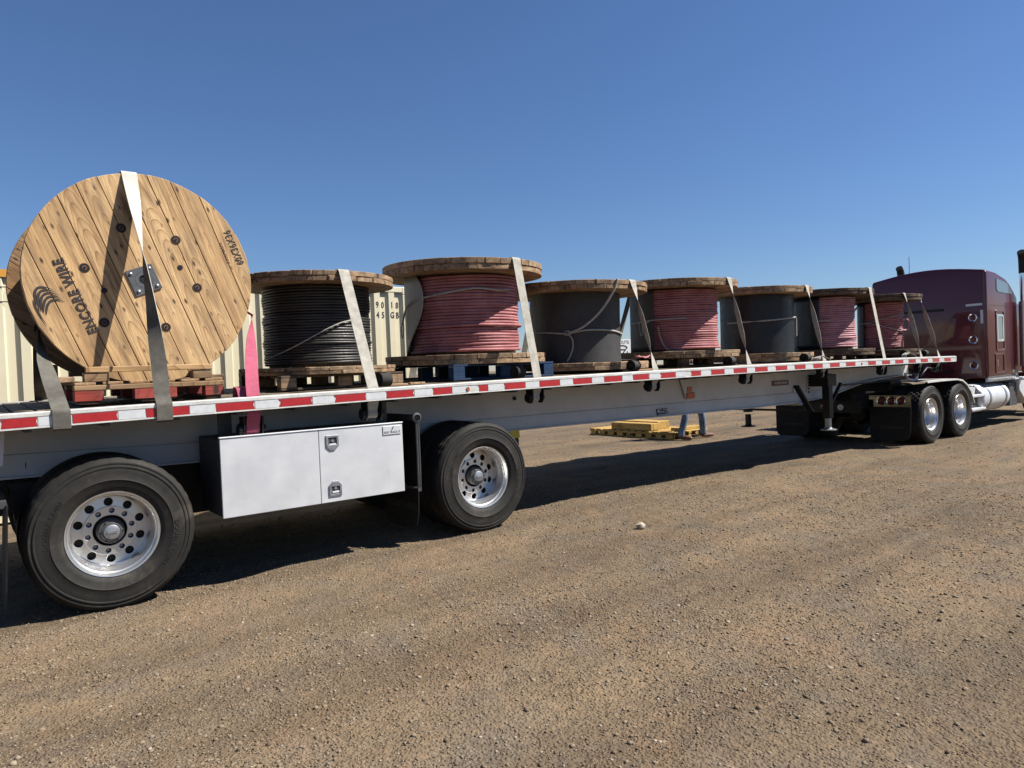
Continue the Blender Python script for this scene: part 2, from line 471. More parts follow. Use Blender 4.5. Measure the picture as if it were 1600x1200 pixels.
    def build(self, name, mat, parent=None, smooth=None, bevel=0.0, seg=2, loc=None, rot=None):
        """verts are world coordinates unless rot is given (then local to loc/rot)"""
        me = bpy.data.meshes.new(name)
        v = np.array(self.v, dtype=float)
        if rot is None:
            org = np.array(loc if loc is not None else (v.min(0) + v.max(0)) / 2, dtype=float)
            v = v - org
        else:
            org = np.array(loc, dtype=float)
        me.from_pydata(v.tolist(), [], self.f)
        me.validate()
        import bmesh
        bm = bmesh.new(); bm.from_mesh(me)
        bmesh.ops.recalc_face_normals(bm, faces=bm.faces)
        bm.to_mesh(me); bm.free()
        o = bpy.data.objects.new(name, me)
        COL.objects.link(o)
        if mat is not None:
            me.materials.append(mat)
        pw = WL[parent.name] if parent is not None else Vector((0, 0, 0))
        o.parent = parent
        o.location = Vector(org) - pw
        if rot is not None:
            o.rotation_euler = rot.to_euler()
        WL[o.name] = Vector(org)
        if smooth:
            me.polygons.foreach_set('use_smooth', [True] * len(me.polygons))
            if smooth is not True:
                me.set_sharp_from_angle(angle=math.radians(smooth))
        if bevel:
            b = o.modifiers.new('bevel', 'BEVEL')
            b.width = bevel; b.segments = seg; b.limit_method = 'ANGLE'; b.angle_limit = math.radians(35)
        return o

def tag(o, label=None, cat=None, group=None, kind=None):
    if label: o['label'] = label
    if cat: o['category'] = cat
    if group: o['group'] = group
    if kind: o['kind'] = kind
    return o
def thing(name, loc, label, cat, group=None):
    o = bpy.data.objects.new(name, None)
    o.empty_display_size = 0.2
    COL.objects.link(o)
    o.location = loc
    WL[o.name] = Vector(loc)
    return tag(o, label, cat, group)
def dup(o, parent, world, rotz=0.0):
    c = o.copy(); COL.objects.link(c)
    c.parent = parent
    c.location = Vector(world) - WL[parent.name]
    c.rotation_euler = (0, 0, rotz)
    WL[c.name] = Vector(world)
    for ch in list(o.children):
        d = ch.copy(); COL.objects.link(d); d.parent = c
    return c

def from_curve(setup):
    cu = setup()
    o = bpy.data.objects.new('tmp', cu)
    COL.objects.link(o)
    dg = bpy.context.evaluated_depsgraph_get()
    dg.update()
    me = bpy.data.meshes.new_from_object(o.evaluated_get(dg))
    vs = [v.co.copy() for v in me.vertices]
    fs = [tuple(p.vertices) for p in me.polygons]
    bpy.data.objects.remove(o); bpy.data.curves.remove(cu); bpy.data.meshes.remove(me)
    return vs, fs
def text_geo(s, size, ext=0.002, bold=0.0, squeeze=1.0):
    def mk():
        cu = bpy.data.curves.new('t', 'FONT')
        cu.body = s; cu.size = size; cu.extrude = ext; cu.offset = bold
        cu.space_character = 1.08; cu.align_x = 'CENTER'; cu.align_y = 'CENTER'; cu.resolution_u = 3
        return cu
    vs, fs = from_curve(mk)
    return [Vector((v.x * squeeze, v.y, v.z)) for v in vs], fs
def text_on(g, s, size, o, ex, ey, ext=0.002, bold=0.0, squeeze=1.0):
    vs, fs = text_geo(s, size, ext, bold, squeeze)
    o, ex, ey = Vector(o), Vector(ex).normalized(), Vector(ey).normalized()
    ez = ex.cross(ey)
    g.add([o + ex * v.x + ey * v.y + ez * v.z for v in vs], fs)
    return g
def plate_geo(loops, ext, bevel=0.0, res=1):
    """flat plate in XY with holes; loops = list of closed point lists"""
    def mk():
        cu = bpy.data.curves.new('p', 'CURVE')
        cu.dimensions = '2D'; cu.fill_mode = 'BOTH'; cu.extrude = ext
        cu.bevel_depth = bevel; cu.bevel_resolution = res
        for lp in loops:
            sp = cu.splines.new('POLY')
            sp.points.add(len(lp) - 1)
            for i, p in enumerate(lp):
                sp.points[i].co = (p[0], p[1], 0, 1)
            sp.use_cyclic_u = True
        return cu
    return from_curve(mk)
def circ(cx, cy, r, n=24, a0=0.0):
    return [(cx + r * math.cos(a0 + 2 * PI * i / n), cy + r * math.sin(a0 + 2 * PI * i / n)) for i in range(n)]

def dz(x):                                  # the trailer bed's camber and fall
    return 0.0358 * (1 - ((x - 7.5) / 6.5) ** 2) + 0.0043 * (x - 2)
ZT, ZB = 1.3945, 1.2906
def gz(x):                                  # ground falls towards the tractor
    t = min(max((x - 4.2) / 9.4, 0), 1)
    return -0.095 * t * t * (3 - 2 * t)

# ------------------------------------------------------------------ ground
def graded(a, b, step, lim, grow=1.22):
    xs = list(np.arange(a, b, step))
    s = step; x = b
    hi = []
    while x < lim:
        hi.append(x); s *= grow; x += s
    hi.append(lim)
    s = step; x = a - step
    lo = []
    while x > -lim:
        lo.append(x); s *= grow; x -= s
    lo.append(-lim)
    return np.array(sorted(lo) + xs + hi)
gx, gy = graded(-2.6, 9.0, 0.033, 4000, 1.12), graded(-4.2, 2.4, 0.033, 4000, 1.12)
def hnoise(x, y):
    if not (-12 < x < 45 and -9 < y < 28):
        return 0.0
    h = 0.016 * noise.noise(Vector((x * 0.9, y * 1.1, 0))) + 0.010 * noise.noise(Vector((x * 2.7, y * 3.1, 5))) + 0.006 * noise.noise(Vector((x * 7, y * 7, 9)))
    if y < 4 and x < 14:
        rough = 0.35 + 0.9 * max(0.0, noise.noise(Vector((x * 0.55 + 3, y * 0.8, 11))) + 0.15)
        h += rough * (0.008 * noise.noise(Vector((x * 11, y * 11, 2))) + 0.006 * noise.noise(Vector((x * 19, y * 19, 4))))
    d = noise.noise(Vector((x * 1.6 + 9, y * 2.4, 3)))
    if d > 0.22:
        h -= (d - 0.22) * 0.05
    q = y + 0.06 * x + 0.25 * noise.noise(Vector((x * 0.12, 4.0, 0)))
    for yc in (-1.15, -3.05):
        t = (q - yc) / 0.22
        if abs(t) < 3:
            h += (-0.012 * math.exp(-t * t) + 0.008 * math.exp(-(abs(t) - 1.5) ** 2 * 3)) * (0.6 + 0.8 * noise.noise(Vector((x * 0.5, yc, 1))))
    return h - 0.006
gv = [(x, y, gz(x) + hnoise(x, y)) for y in gy for x in gx]
W_ = len(gx)
gf = [(j * W_ + i, j * W_ + i + 1, (j + 1) * W_ + i + 1, (j + 1) * W_ + i) for j in range(len(gy) - 1) for i in range(W_ - 1)]
me = bpy.data.meshes.new('gravel_ground')
me.from_pydata(gv, [], gf)
me.polygons.foreach_set('use_smooth', [True] * len(me.polygons))
me.materials.append(M['dirt'])
ground = bpy.data.objects.new('ground', me)
COL.objects.link(ground)
tag(ground, 'dry brown dirt yard strewn with gravel', None, None, 'structure')

def pebbles(name, n, smin, smax, region, faces=8, power=3.0, mat=None, flat=0.6):
    """scatter of loose stones, joined"""
    x0, x1, y0, y1 = region
    px = rng.uniform(x0, x1, n); py = rng.uniform(y0, y1, n)
    # clump
    cl = np.array([noise.noise(Vector((a * 0.8, b * 0.8, 2.0))) + 0.5 * noise.noise(Vector((a * 2.6, b * 2.6, 8.0))) for a, b in zip(px, py)])
    keep = rng.uniform(-0.75, 0.55, n) < cl
    px, py = px[keep], py[keep]
    n = len(px)
    s = smin + (smax - smin) * rng.uniform(0, 1, n) ** power
    sink = rng.uniform(-0.2, 0.3, n)
    if faces == 8:
        bv = np.array([(1, 0, 0), (-1, 0, 0), (0, 1, 0), (0, -1, 0), (0, 0, 1), (0, 0, -1)], float)
        bf = np.array([(0, 2, 4), (2, 1, 4), (1, 3, 4), (3, 0, 4), (2, 0, 5), (1, 2, 5), (3, 1, 5), (0, 3, 5)])
    else:
        t = (1 + 5 ** 0.5) / 2
        bv = np.array([(-1, t, 0), (1, t, 0), (-1, -t, 0), (1, -t, 0), (0, -1, t), (0, 1, t), (0, -1, -t), (0, 1, -t), (t, 0, -1), (t, 0, 1), (-t, 0, -1), (-t, 0, 1)], float) / 1.9
        bf = np.array([(0, 11, 5), (0, 5, 1), (0, 1, 7), (0, 7, 10), (0, 10, 11), (1, 5, 9), (5, 11, 4), (11, 10, 2), (10, 7, 6), (7, 1, 8),
                       (3, 9, 4), (3, 4, 2), (3, 2, 6), (3, 6, 8), (3, 8, 9), (4, 9, 5), (2, 4, 11), (6, 2, 10), (8, 6, 7), (9, 8, 1)])
    k = len(bv)
    jit = 1 + rng.uniform(-0.32, 0.32, (n, k, 3))
    V = bv[None] * jit
    V *= np.stack([s, s * rng.uniform(0.6, 1, n), s * rng.uniform(0.4, 0.85, n) * flat / 0.6], 1)[:, None, :]
    a = rng.uniform(0, 2 * PI, n); c_, s_ = np.cos(a), np.sin(a)
    X = V[:, :, 0] * c_[:, None] - V[:, :, 1] * s_[:, None]
    Y = V[:, :, 0] * s_[:, None] + V[:, :, 1] * c_[:, None]
    pz = np.array([gz(a_) + hnoise(a_, b_) for a_, b_ in zip(px, py)])
    V = np.stack([X + px[:, None], Y + py[:, None], V[:, :, 2] + (pz + s * sink)[:, None]], 2).reshape(-1, 3)
    Fc = (bf[None] + (np.arange(n) * k)[:, None, None]).reshape(-1, 3)
    me = bpy.data.meshes.new(name)
    me.vertices.add(len(V)); me.vertices.foreach_set('co', V.ravel())
    me.loops.add(Fc.size); me.loops.foreach_set('vertex_index', Fc.ravel().astype(np.int32))
    me.polygons.add(len(Fc))
    me.polygons.foreach_set('loop_start', np.arange(0, Fc.size, 3, dtype=np.int32))
    me.polygons.foreach_set('loop_total', np.full(len(Fc), 3, dtype=np.int32))
    me.update(calc_edges=True)
    me.materials.append(mat or M['pebble'])
    o = bpy.data.objects.new(name, me); COL.objects.link(o)
    return tag(o, 'loose gravel scattered over the brown dirt', None, None, 'stuff')
pebbles('gravel', 110000, 0.0028, 0.0085, (-2.6, 4.2, -4.3, 0.6), 8, 2.4)
pebbles('gravel', 90000, 0.004, 0.011, (-1.0, 10.0, -3.6, 2.4), 8, 2.4)
pebbles('gravel', 60000, 0.004, 0.0155, (-2.2, 9.0, -4.3, 2.5), 20, 4.0)
pebbles('gravel', 30000, 0.007, 0.019, (6.0, 26.0, -4.0, 9.0), 8, 3.0)

def stone(name, loc, size, label, seed):
    g = G()
    n1, n2 = 10, 14
    vs, fs = [], []
    for i in range(n1 + 1):
        for j in range(n2):
            th = PI * i / n1; ph = 2 * PI * j / n2
            p = Vector((math.sin(th) * math.cos(ph), math.sin(th) * math.sin(ph), math.cos(th)))
            r = 1 + 0.35 * noise.noise(p * 1.6 + Vector((seed, 0, 0))) + 0.12 * noise.noise(p * 5 + Vector((0, seed, 0)))
            vs.append(Vector(loc) + Vector((p.x * size[0], p.y * size[1], p.z * size[2])) * r)
    for i in range(n1):
        for j in range(n2):
            fs.append((i * n2 + j, i * n2 + (j + 1) % n2, (i + 1) * n2 + (j + 1) % n2, (i + 1) * n2 + j))
    g.add(vs, fs)
    return tag(g.build(name, M['stone'], None, 40), label, 'stone')
stone('white_stone', (4.92, -0.87, 0.015), (0.05, 0.04, 0.03), 'single pale whitish stone lying on open dirt in front of trailer', 3.1)

# ------------------------------------------------------------------ wheels (built once, copied)
def tyre_geo(drive=False):
    R = 0.525
    prof = [(0.288, 0.004), (0.30, -0.016), (0.33, -0.030), (0.365, -0.036), (0.372, -0.041), (0.378, -0.037), (0.42, -0.039), (0.452, -0.034), (0.455, -0.038),
            (0.463, -0.038), (0.466, -0.031), (0.478, -0.028), (0.481, -0.032), (0.489, -0.031), (0.492, -0.024), (0.502, -0.018), (0.512, -0.006), (0.518, 0.004)]
    w = 0.262
    for k in range(5):
        a = 0.008 + (w - 0.024) * (k + 0.0) / 5
        b = 0.008 + (w - 0.024) * (k + 1) / 5 - 0.010
        prof += [(R if 0 < k < 4 else R - 0.003, a), (R if 0 < k < 4 else R - 0.003, b)]
        if k < 4:
            prof += [(R - 0.013, b + 0.002), (R - 0.013, b + 0.008)]
    prof += [(0.512, w + 0.002), (0.49, w + 0.018), (0.42, w + 0.03), (0.33, w + 0.02), (0.288, w - 0.006)]
    g = G()
    if drive:
        def fn(i, j, r):
            if r >= 0.5215:
                row = (i - 18) // 4
                return r - (0.014 if (j + 2 * row) % 4 == 0 else 0.0)
            return r
        g.lathe(prof, (0, 0, 0), (0, 1, 0), 144, False, True, fn)
    else:
        def fn(i, j, r):
            return r - (0.004 if r >= 0.5215 and j % 3 == 0 else 0.0)
        g.lathe(prof, (0, 0, 0), (0, 1, 0), 120, False, True, fn)
    return g
def arc_text(g, s, size, r, a0, y, sgn=-1, ext=0.0025):
    """raised letters round the sidewall; a0 = angle of the middle, letters' tops outward"""
    vs, fs = text_geo(s, size, ext, 0.0, 1.1)
    out = []
    for v in vs:
        a = a0 + sgn * v.x / r
        rr = r + v.y
        out.append((math.cos(a) * rr, y - v.z, math.sin(a) * rr))
    g.add(out, fs)
def make_wheel(parent, world, alloy, tyre_drive, holes=True, text=True, inner=True):
    """rim disc object with tyre, hub ... as children; local frame: outer lip at y=0, axle +y"""
    def part(g, name, mat, par, smooth=35):
        o = g.build(name, mat, None, smooth, loc=(0, 0, 0))
        if par is not None:
            o.parent = par
        return o
    g = G()
    # outer lip and barrel
    g.lathe([(0.286, 0.012), (0.2945, 0.004), (0.2955, -0.005), (0.290, -0.012), (0.281, -0.010), (0.274, 0.004), (0.270, 0.016), (0.262, 0.02), (0.258, 0.03),
             (0.256, 0.075), (0.248, 0.088), (0.243, 0.12), (0.240, 0.165), (0.236, 0.178), (0.236, 0.22), (0.25, 0.24)], (0, 0, 0), (0, 1, 0), 72)
    if holes:
        loops = [circ(0, 0, 0.238, 72)]
        loops += [circ(0.200 * math.cos(2 * PI * (i + 0.5) / 10), 0.200 * math.sin(2 * PI * (i + 0.5) / 10), 0.0305, 20) for i in range(10)]
        loops.append(circ(0, 0, 0.168, 48))
        vs, fs = plate_geo(loops, 0.006, 0.002)
        g.add([(v.x, 0.178 + v.z - (0.238 - math.hypot(v.x, v.y)) * 0.10, v.y) for v in vs], fs)
        loops = [circ(0, 0, 0.166, 48)]
        loops += [circ(0.139 * math.cos(2 * PI * i / 10 + 0.2), 0.139 * math.sin(2 * PI * i / 10 + 0.2), 0.0205, 18) for i in range(10)]
        loops.append(circ(0, 0, 0.109, 48))
        vs, fs = plate_geo(loops, 0.010, 0.003)
        g.add([(v.x, 0.160 + v.z, v.y) for v in vs], fs)
        g.lathe([(0.172, 0.178), (0.168, 0.165), (0.166, 0.150)], (0, 0, 0), (0, 1, 0), 48)
    else:
        g.lathe([(0.238, 0.178), (0.215, 0.17), (0.18, 0.15), (0.15, 0.135), (0.10, 0.125), (0.085, 0.105), (0.06, 0.095), (0.0, 0.094)], (0, 0, 0), (0, 1, 0), 48)
    rim = part(g, 'wheel', alloy, None, 32)
    part(tyre_geo(tyre_drive), 'tyre', M['rubber'], rim, 40)
    if text:
        t = G()
        arc_text(t, 'DOUBLE COIN', 0.042, 0.395, math.radians(-18), -0.0375)
        arc_text(t, 'DOUBLE COIN', 0.042, 0.395, math.radians(162), -0.0375)
        part(t, 'tyre_lettering', M['rubber'], rim, None)
    h = G()
    if holes:
        h.lathe([(0.109, 0.26), (0.104, 0.19), (0.088, 0.165), (0.084, 0.10), (0.078, 0.088), (0.066, 0.086)], (0, 0, 0), (0, 1, 0), 40)
        h.lathe([(0.066, 0.086), (0.060, 0.078), (0.054, 0.078), (0.050, 0.084), (0.0, 0.084)], (0, 0, 0), (0, 1, 0), 40)
        part(h, 'hub', M['darkgrey'], rim, 30)
        c = G(); c.lathe([(0.052, 0.083), (0.050, 0.068), (0.042, 0.064), (0.0, 0.063)], (0, 0, 0), (0, 1, 0), 32)
        c.obox((0, 0.062, 0.0), ((1, 0, 0), (0, 1, 0), (0, 0, 1)), (0.030, 0.003, 0.007))
        part(c, 'hub_cap', M['steel'], rim, 30)
        for i in range(6):
            b = G(); a = 2 * PI * i / 6
            p = Vector((math.cos(a) * 0.072, 0.088, math.sin(a) * 0.072))
            b.cyl(p, p + Vector((0, -0.008, 0)), 0.0055, n=6)
            part(b, 'hub_bolt', M['blackmetal'], rim, None)
        for i in range(10):
            b = G(); a = 2 * PI * i / 10 + 0.2
            p = Vector((math.cos(a) * 0.139, 0.196, math.sin(a) * 0.139))
            b.cyl(p, p + Vector((0, -0.016, 0)), 0.0145, 0.0135, n=6)
            b.cyl(p + Vector((0, -0.012, 0)), p + Vector((0, -0.024, 0)), 0.007, n=8)
            part(b, 'lug_nut', M['steel'], rim, None)
        d = G(); d.cyl((0, 0.20, 0), (0, 0.46, 0), 0.225, n=40)
        part(d, 'brake_drum', M['blackmetal'], rim, 30)
    if inner:
        it = G(); it.lathe([(0.27, 0.30), (0.30, 0.288), (0.42, 0.285), (0.49, 0.30), (0.515, 0.315), (0.525, 0.33), (0.525, 0.555), (0.512, 0.57), (0.42, 0.60), (0.27, 0.585)], (0, 0, 0), (0, 1, 0), 64)
        part(it, 'inner_tyre', M['rubber'], rim, 40)
    rim.parent = parent
    rim.location = Vector(world) - WL[parent.name]
    WL[rim.name] = Vector(world)
    return rim

# ------------------------------------------------------------------ the flatbed trailer
X0, X1 = -0.45, 14.6
trailer = thing('flatbed_trailer', (7.0, 1.295, 0), 'long grey flatbed trailer with red and white striped rail carrying cable reels', 'flatbed trailer')
T = trailer
xs = list(np.linspace(X0, X1, 40))
# rub rail on both sides
rail = G().sweep([(0.0, ZB), (0.0, ZB + 0.008), (0.004, ZB + 0.010), (0.004, ZT - 0.031), (0.0, ZT - 0.028), (0.0, ZT - 0.006), (0.006, ZT), (0.022, ZT), (0.022, ZT - 0.012),
                  (0.014, ZT - 0.016), (0.014, ZB + 0.006), (0.030, ZB + 0.004), (0.030, ZB)], xs, dz).build('side_rail', M['white'], T)
G().sweep([(2.59, ZB), (2.59, ZT), (2.568, ZT), (2.576, ZB + 0.006), (2.56, ZB)], xs, dz).build('side_rail', M['white'], T)
for ye, yi in ((0.062, 0.088), (2.528, 2.502)):
    G().sweep([(ye, ZT - 0.085), (ye, ZT + 0.001), (yi, ZT + 0.001), (yi, ZT - 0.02), (ye + (0.008 if ye < 1 else -0.008), ZT - 0.02), (ye + (0.008 if ye < 1 else -0.008), ZT - 0.085)], xs, dz).build('deck_edge', M['white'], T)
# reflective strips
reds = [(-0.32, -0.05), (0.15, 0.34), (0.53, 0.79), (0.96, 1.24), (1.42, 1.7), (1.88, 2.15), (2.33, 2.61), (2.8, 3.07), (3.26, 3.46), (3.75, 3.86), (4.05, 4.31), (4.49, 4.76), (4.94, 5.21),
        (5.39, 5.67), (5.84, 6.11), (6.3, 6.57), (6.85, 7.04), (7.24, 7.51), (7.71, 7.99), (8.17, 8.46), (8.65, 8.93), (9.12, 9.4), (9.61, 9.87), (10.07, 10.35), (10.54, 10.83), (11.24, 11.49),
        (11.71, 11.98), (12.16, 12.46), (12.66, 12.93), (13.13, 13.41), (13.61, 13.89), (14.11, 14.4)]
def strip(a, b, mat, nick=0):
    n = 4
    pts = [(a + (0.012 * random.random() if nick else 0), ZB + 0.012)] + [(b, ZB + 0.012)] + [(b - (0.014 * random.random() if nick else 0), ZB + 0.045), (b, ZT - 0.034)] + [(a, ZT - 0.034), (a + (0.022 * random.random() if nick else 0), ZB + 0.05)]
    vs = [(x, 0.001, z + dz(x)) for x, z in pts]
    return G().prism(vs, (0, 0.0028, 0)).build('reflector_strip', mat, rail)
for i, (a, b) in enumerate(reds):
    strip(a, b, M['redtape'], 1)
    if i + 1 < len(reds):
        a2 = reds[i + 1][0]
        w0, w1 = b + 0.003, min(b + 0.178, a2 - 0.003)
        if w1 - w0 > 0.05:
            strip(w0, w1, M['whitetape'])
# deck boards, laid crosswise
bw = 0.132
k = 0
x = X0 + 0.02
while x < X1 - bw:
    h = ZT - 0.006 + random.uniform(-0.002, 0.002)
    c = x + bw / 2
    lx = [-(1.13), 1.13]
    g = G().box(-1.204, 1.204, -bw / 2 + 0.006, bw / 2 - 0.006, -0.032, 0)
    rot = Matrix(((0, 1, 0), (1, 0, 0), (0, 0, -1)))
    rot = Matrix(((0, -1, 0), (1, 0, 0), (0, 0, 1)))
    g.build('deck_board', M['wood_deck'], T, None, 0.004, 1, loc=(c, 1.295, h + dz(c)), rot=rot)
    x += bw
# headboard and rear sill
G().box(X1 + 0.002, X1 + 0.05, 0.0, 2.59, ZB + dz(X1), ZT + dz(X1) - 0.003).build('nose_sill', M['white'], T, None, 0.004)
G().box(X0 - 0.05, X0 - 0.002, 0.0, 2.59, 1.05, ZT + dz(X0) - 0.003).build('rear_sill', M['greypaint'], T, None, 0.004)
# cross members
for i in range(34):
    xc = X0 + 0.3 + i * 0.44
    if xc < X1 - 0.1:
        G().box(xc - 0.02, xc + 0.02, 0.075, 2.515, ZT - 0.13 + dz(xc), ZT - 0.042 + dz(xc)).build('cross_member', M['darkgrey'], T)
# the two main beams: deep web, lower band shaped with a slight upward tilt to catch the sky
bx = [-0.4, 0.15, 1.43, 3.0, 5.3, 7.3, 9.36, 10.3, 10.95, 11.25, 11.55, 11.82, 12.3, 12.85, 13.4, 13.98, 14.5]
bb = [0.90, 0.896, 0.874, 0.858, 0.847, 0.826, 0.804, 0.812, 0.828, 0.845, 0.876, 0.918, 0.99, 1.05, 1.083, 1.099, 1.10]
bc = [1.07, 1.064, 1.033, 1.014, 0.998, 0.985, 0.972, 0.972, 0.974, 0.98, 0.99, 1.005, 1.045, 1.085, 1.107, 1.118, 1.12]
for side in (0, 1):
    def Y(y):
        return y if side == 0 else 2.59 - y
    vs, fs = [], []
    g = G(); n = 0
    for x_, b_, c_ in zip(bx, bb, bc):
        t_ = ZT - 0.042 + dz(x_) - 0.088
        lo = b_ + 0.014
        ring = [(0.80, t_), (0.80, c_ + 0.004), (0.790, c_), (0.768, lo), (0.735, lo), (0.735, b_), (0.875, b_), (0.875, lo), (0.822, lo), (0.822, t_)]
        vs += [(x_, Y(y), z) for y, z in ring]
        n = len(ring)
    for i in range(len(bx) - 1):
        for j in range(n):
            k2 = (j + 1) % n
            fs.append((i * n + j, (i + 1) * n + j, (i + 1) * n + k2, i * n + k2))
    fs.append(tuple(range(n))); fs.append(tuple(range((len(bx) - 1) * n, len(bx) * n)))
    g.add(vs, fs)
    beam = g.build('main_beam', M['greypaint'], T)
    if side == 0:
        main_beam = beam
B = main_beam
# bracket with side lamp, placard, stickers on the near beam
lamp_br = G().prism([(7.60, 0.772, 1.30), (7.985, 0.772, 1.30), (7.93, 0.772, 1.05), (7.88, 0.772, 1.02), (7.73, 0.772, 1.02), (7.70, 0.772, 1.05)], (0, 0.018, 0)).build('lamp_bracket', M['greypaint'], T, None, 0.006)
G().obox((7.80, 0.766, 1.072), ((1, 0, 0), (0, 1, 0), (0, 0, 1)), (0.085, 0.010, 0.042)).build('side_marker_lamp', M['amber'], lamp_br, None, 0.012, 3)
G().obox((7.785, 0.768, 1.158), ((1, 0, 0), (0, 1, 0), (0, 0, 1)), (0.05, 0.006, 0.032)).build('amber_reflector', M['amber'], lamp_br, None, 0.004)
pl = G().box(9.81, 10.26, 0.785, 0.796, 1.105, 1.185).build('name_placard', M['placard'], T, None, 0.004)
text_on(G(), 'FONTAINE', 0.052, (10.035, 0.7835, 1.146), (1, 0, 0), (0, 0, 1), 0.001, 0, 1.3).build('lettering', M['whitetape'], pl)
tag(pl, 'maroon maker placard')
st_ = G()
for (a, b, c, d) in ((7.10, 7.115, 0.835, 0.93), (7.10, 7.32, 0.925, 0.932), (7.16, 7.30, 0.902, 0.910), (7.205, 7.225, 0.902, 0.930), (7.25, 7.262, 0.890, 0.903), (7.285, 7.298, 0.890, 0.903), (7.165, 7.175, 0.892, 0.903)):
    st_.box(a, b, 0.768, 0.7715, c, d)
text_on(st_, 'INFINITY', 0.045, (7.225, 0.770, 0.866), (1, 0, 0), (0, 0, 1), 0.001, 0.0006, 1.15)
st_.build('model_sticker', M['ink'], T)
lb = G().box(10.40, 10.60, 0.785, 0.796, 0.985, 1.085).build('white_label', M['whitetape'], T)
G().box(10.45, 10.52, 0.782, 0.7855, 1.01, 1.05).build('label_mark', M['ink'], lb)
lb2 = G().box(11.30, 11.46, 0.785, 0.796, 1.03, 1.13).build('white_label', M['whitetape'], T)
G().box(11.34, 11.41, 0.782, 0.7855, 1.06, 1.10).build('label_mark', M['ink'], lb2)
ls = G().box(10.80, 10.88, 0.785, 0.796, 0.93, 1.21).build('warning_strip', M['whitetape'], T)
for i in range(5):
    G().box(10.815, 10.865, 0.782, 0.7855, 0.945 + i * 0.053, 0.98 + i * 0.053).build('warning_mark', M['ink'], ls)
G().cyl((4.78, 0.802, 1.205), (4.78, 0.783, 1.205), 0.022, n=18).build('drain_port', M['blackmetal'], T)
G().box(0.30, 0.306, 0.775, 0.79, 0.95, 1.0).build('drain_slot', M['blackmetal'], T)
# lamps let into the rail
def rail_lamp(x_, mat):
    lamp = G().cyl((x_, -0.003, ZB + 0.041 + dz(x_)), (x_, 0.006, ZB + 0.041 + dz(x_)), 0.021, n=20).build('rail_lamp', M['steel'], rail, 30)
    return lamp
for x_ in (3.63, 11.03):
    rail_lamp(x_, M['amber'])
    G().cyl((x_, -0.006, ZB + 0.041 + dz(x_)), (x_, -0.002, ZB + 0.041 + dz(x_)), 0.015, n=16).build('amber_lens', M['amber'], rail, 30)
# winches under the near rail
WX = [1.705, 2.717, 4.52, 6.287, 8.128, 10.05, 11.93, 13.312, 14.06]
WZ = [1.15, 1.20, 1.235, 1.262, 1.265, 1.262, 1.245, 1.225, 1.21]
def winch(x_, z_):
    g = G()
    for s in (-0.075, 0.062):
        g.prism([(x_ + s, 0.06, z_ + 0.10), (x_ + s, 0.17, z_ + 0.10), (x_ + s, 0.165, z_ - 0.03), (x_ + s, 0.13, z_ - 0.058), (x_ + s, 0.085, z_ - 0.055), (x_ + s, 0.062, z_ - 0.01)], (0.012, 0, 0))
    g.box(x_ - 0.075, x_ + 0.074, 0.15, 0.165, z_ - 0.02, z_ + 0.10)
    g.cyl((x_ - 0.062, 0.115, z_), (x_ + 0.062, 0.115, z_), 0.020, n=12)
    g.cyl((x_ + 0.074, 0.115, z_), (x_ + 0.10, 0.115, z_), 0.032, n=16)
    g.cyl((x_ - 0.105, 0.115, z_), (x_ - 0.075, 0.115, z_), 0.045, n=14)
    for i in range(8):
        a = 2 * PI * i / 8
        g.obox((x_ - 0.092, 0.115 + 0.046 * math.cos(a), z_ + 0.046 * math.sin(a)), ((1, 0, 0), (0, math.cos(a), math.sin(a)), (0, -math.sin(a), math.cos(a))), (0.008, 0.006, 0.006))
    return g.build('winch', M['blackmetal'], T, 30)
for x_, z_ in zip(WX, WZ):
    winch(x_, z_)
# rear axle wheels
wheel0 = make_wheel(T, (0.745, 0.127, 0.5126), M['alloy'], False)
dup(wheel0, T, (3.8473, 0.127, 0.5126))
dup(wheel0, T, (0.745, 2.463, 0.5126), PI)
dup(wheel0, T, (3.8473, 2.463, 0.5126), PI)
for ax in (0.745, 3.8473):
    G().cyl((ax, 0.5, 0.5126), (ax, 2.09, 0.5126), 0.065, n=20).build('axle', M['blackmetal'], T, 30)
    for yy in (0.82, 1.77):
        G().prism([(ax - 0.55, yy - 0.04, 0.86), (ax - 0.38, yy - 0.04, 0.86), (ax - 0.42, yy - 0.04, 0.55), (ax - 0.52, yy - 0.04, 0.55)], (0, 0.08, 0)).build('suspension_hanger', M['blackmetal'], T, None, 0.004)
        G().bar((ax - 0.47, yy, 0.60), (ax + 0.42, yy, 0.50), 0.08, 0.10).build('trailing_arm', M['blackmetal'], T)
        G().lathe([(0.05, 0.0), (0.12, 0.02), (0.135, 0.09), (0.12, 0.16), (0.135, 0.22), (0.11, 0.29), (0.05, 0.30)], (ax + 0.36, yy, 0.55), (0, 0, 1), 24, True).build('air_spring', M['rubber'], T, 40)
G().obox((4.72, 0.74, 0.815), ((1, 0, 0.1), (0, 1, 0), (-0.1, 0, 1)), (0.065, 0.006, 0.045)).build('yellow_tag', M['yellow'], T)
# black tank across between the axles
G().cyl((1.9, 1.0, 0.72), (2.9, 1.0, 0.72), 0.15, n=24).build('air_tank', M['blackmetal'], T, 30)
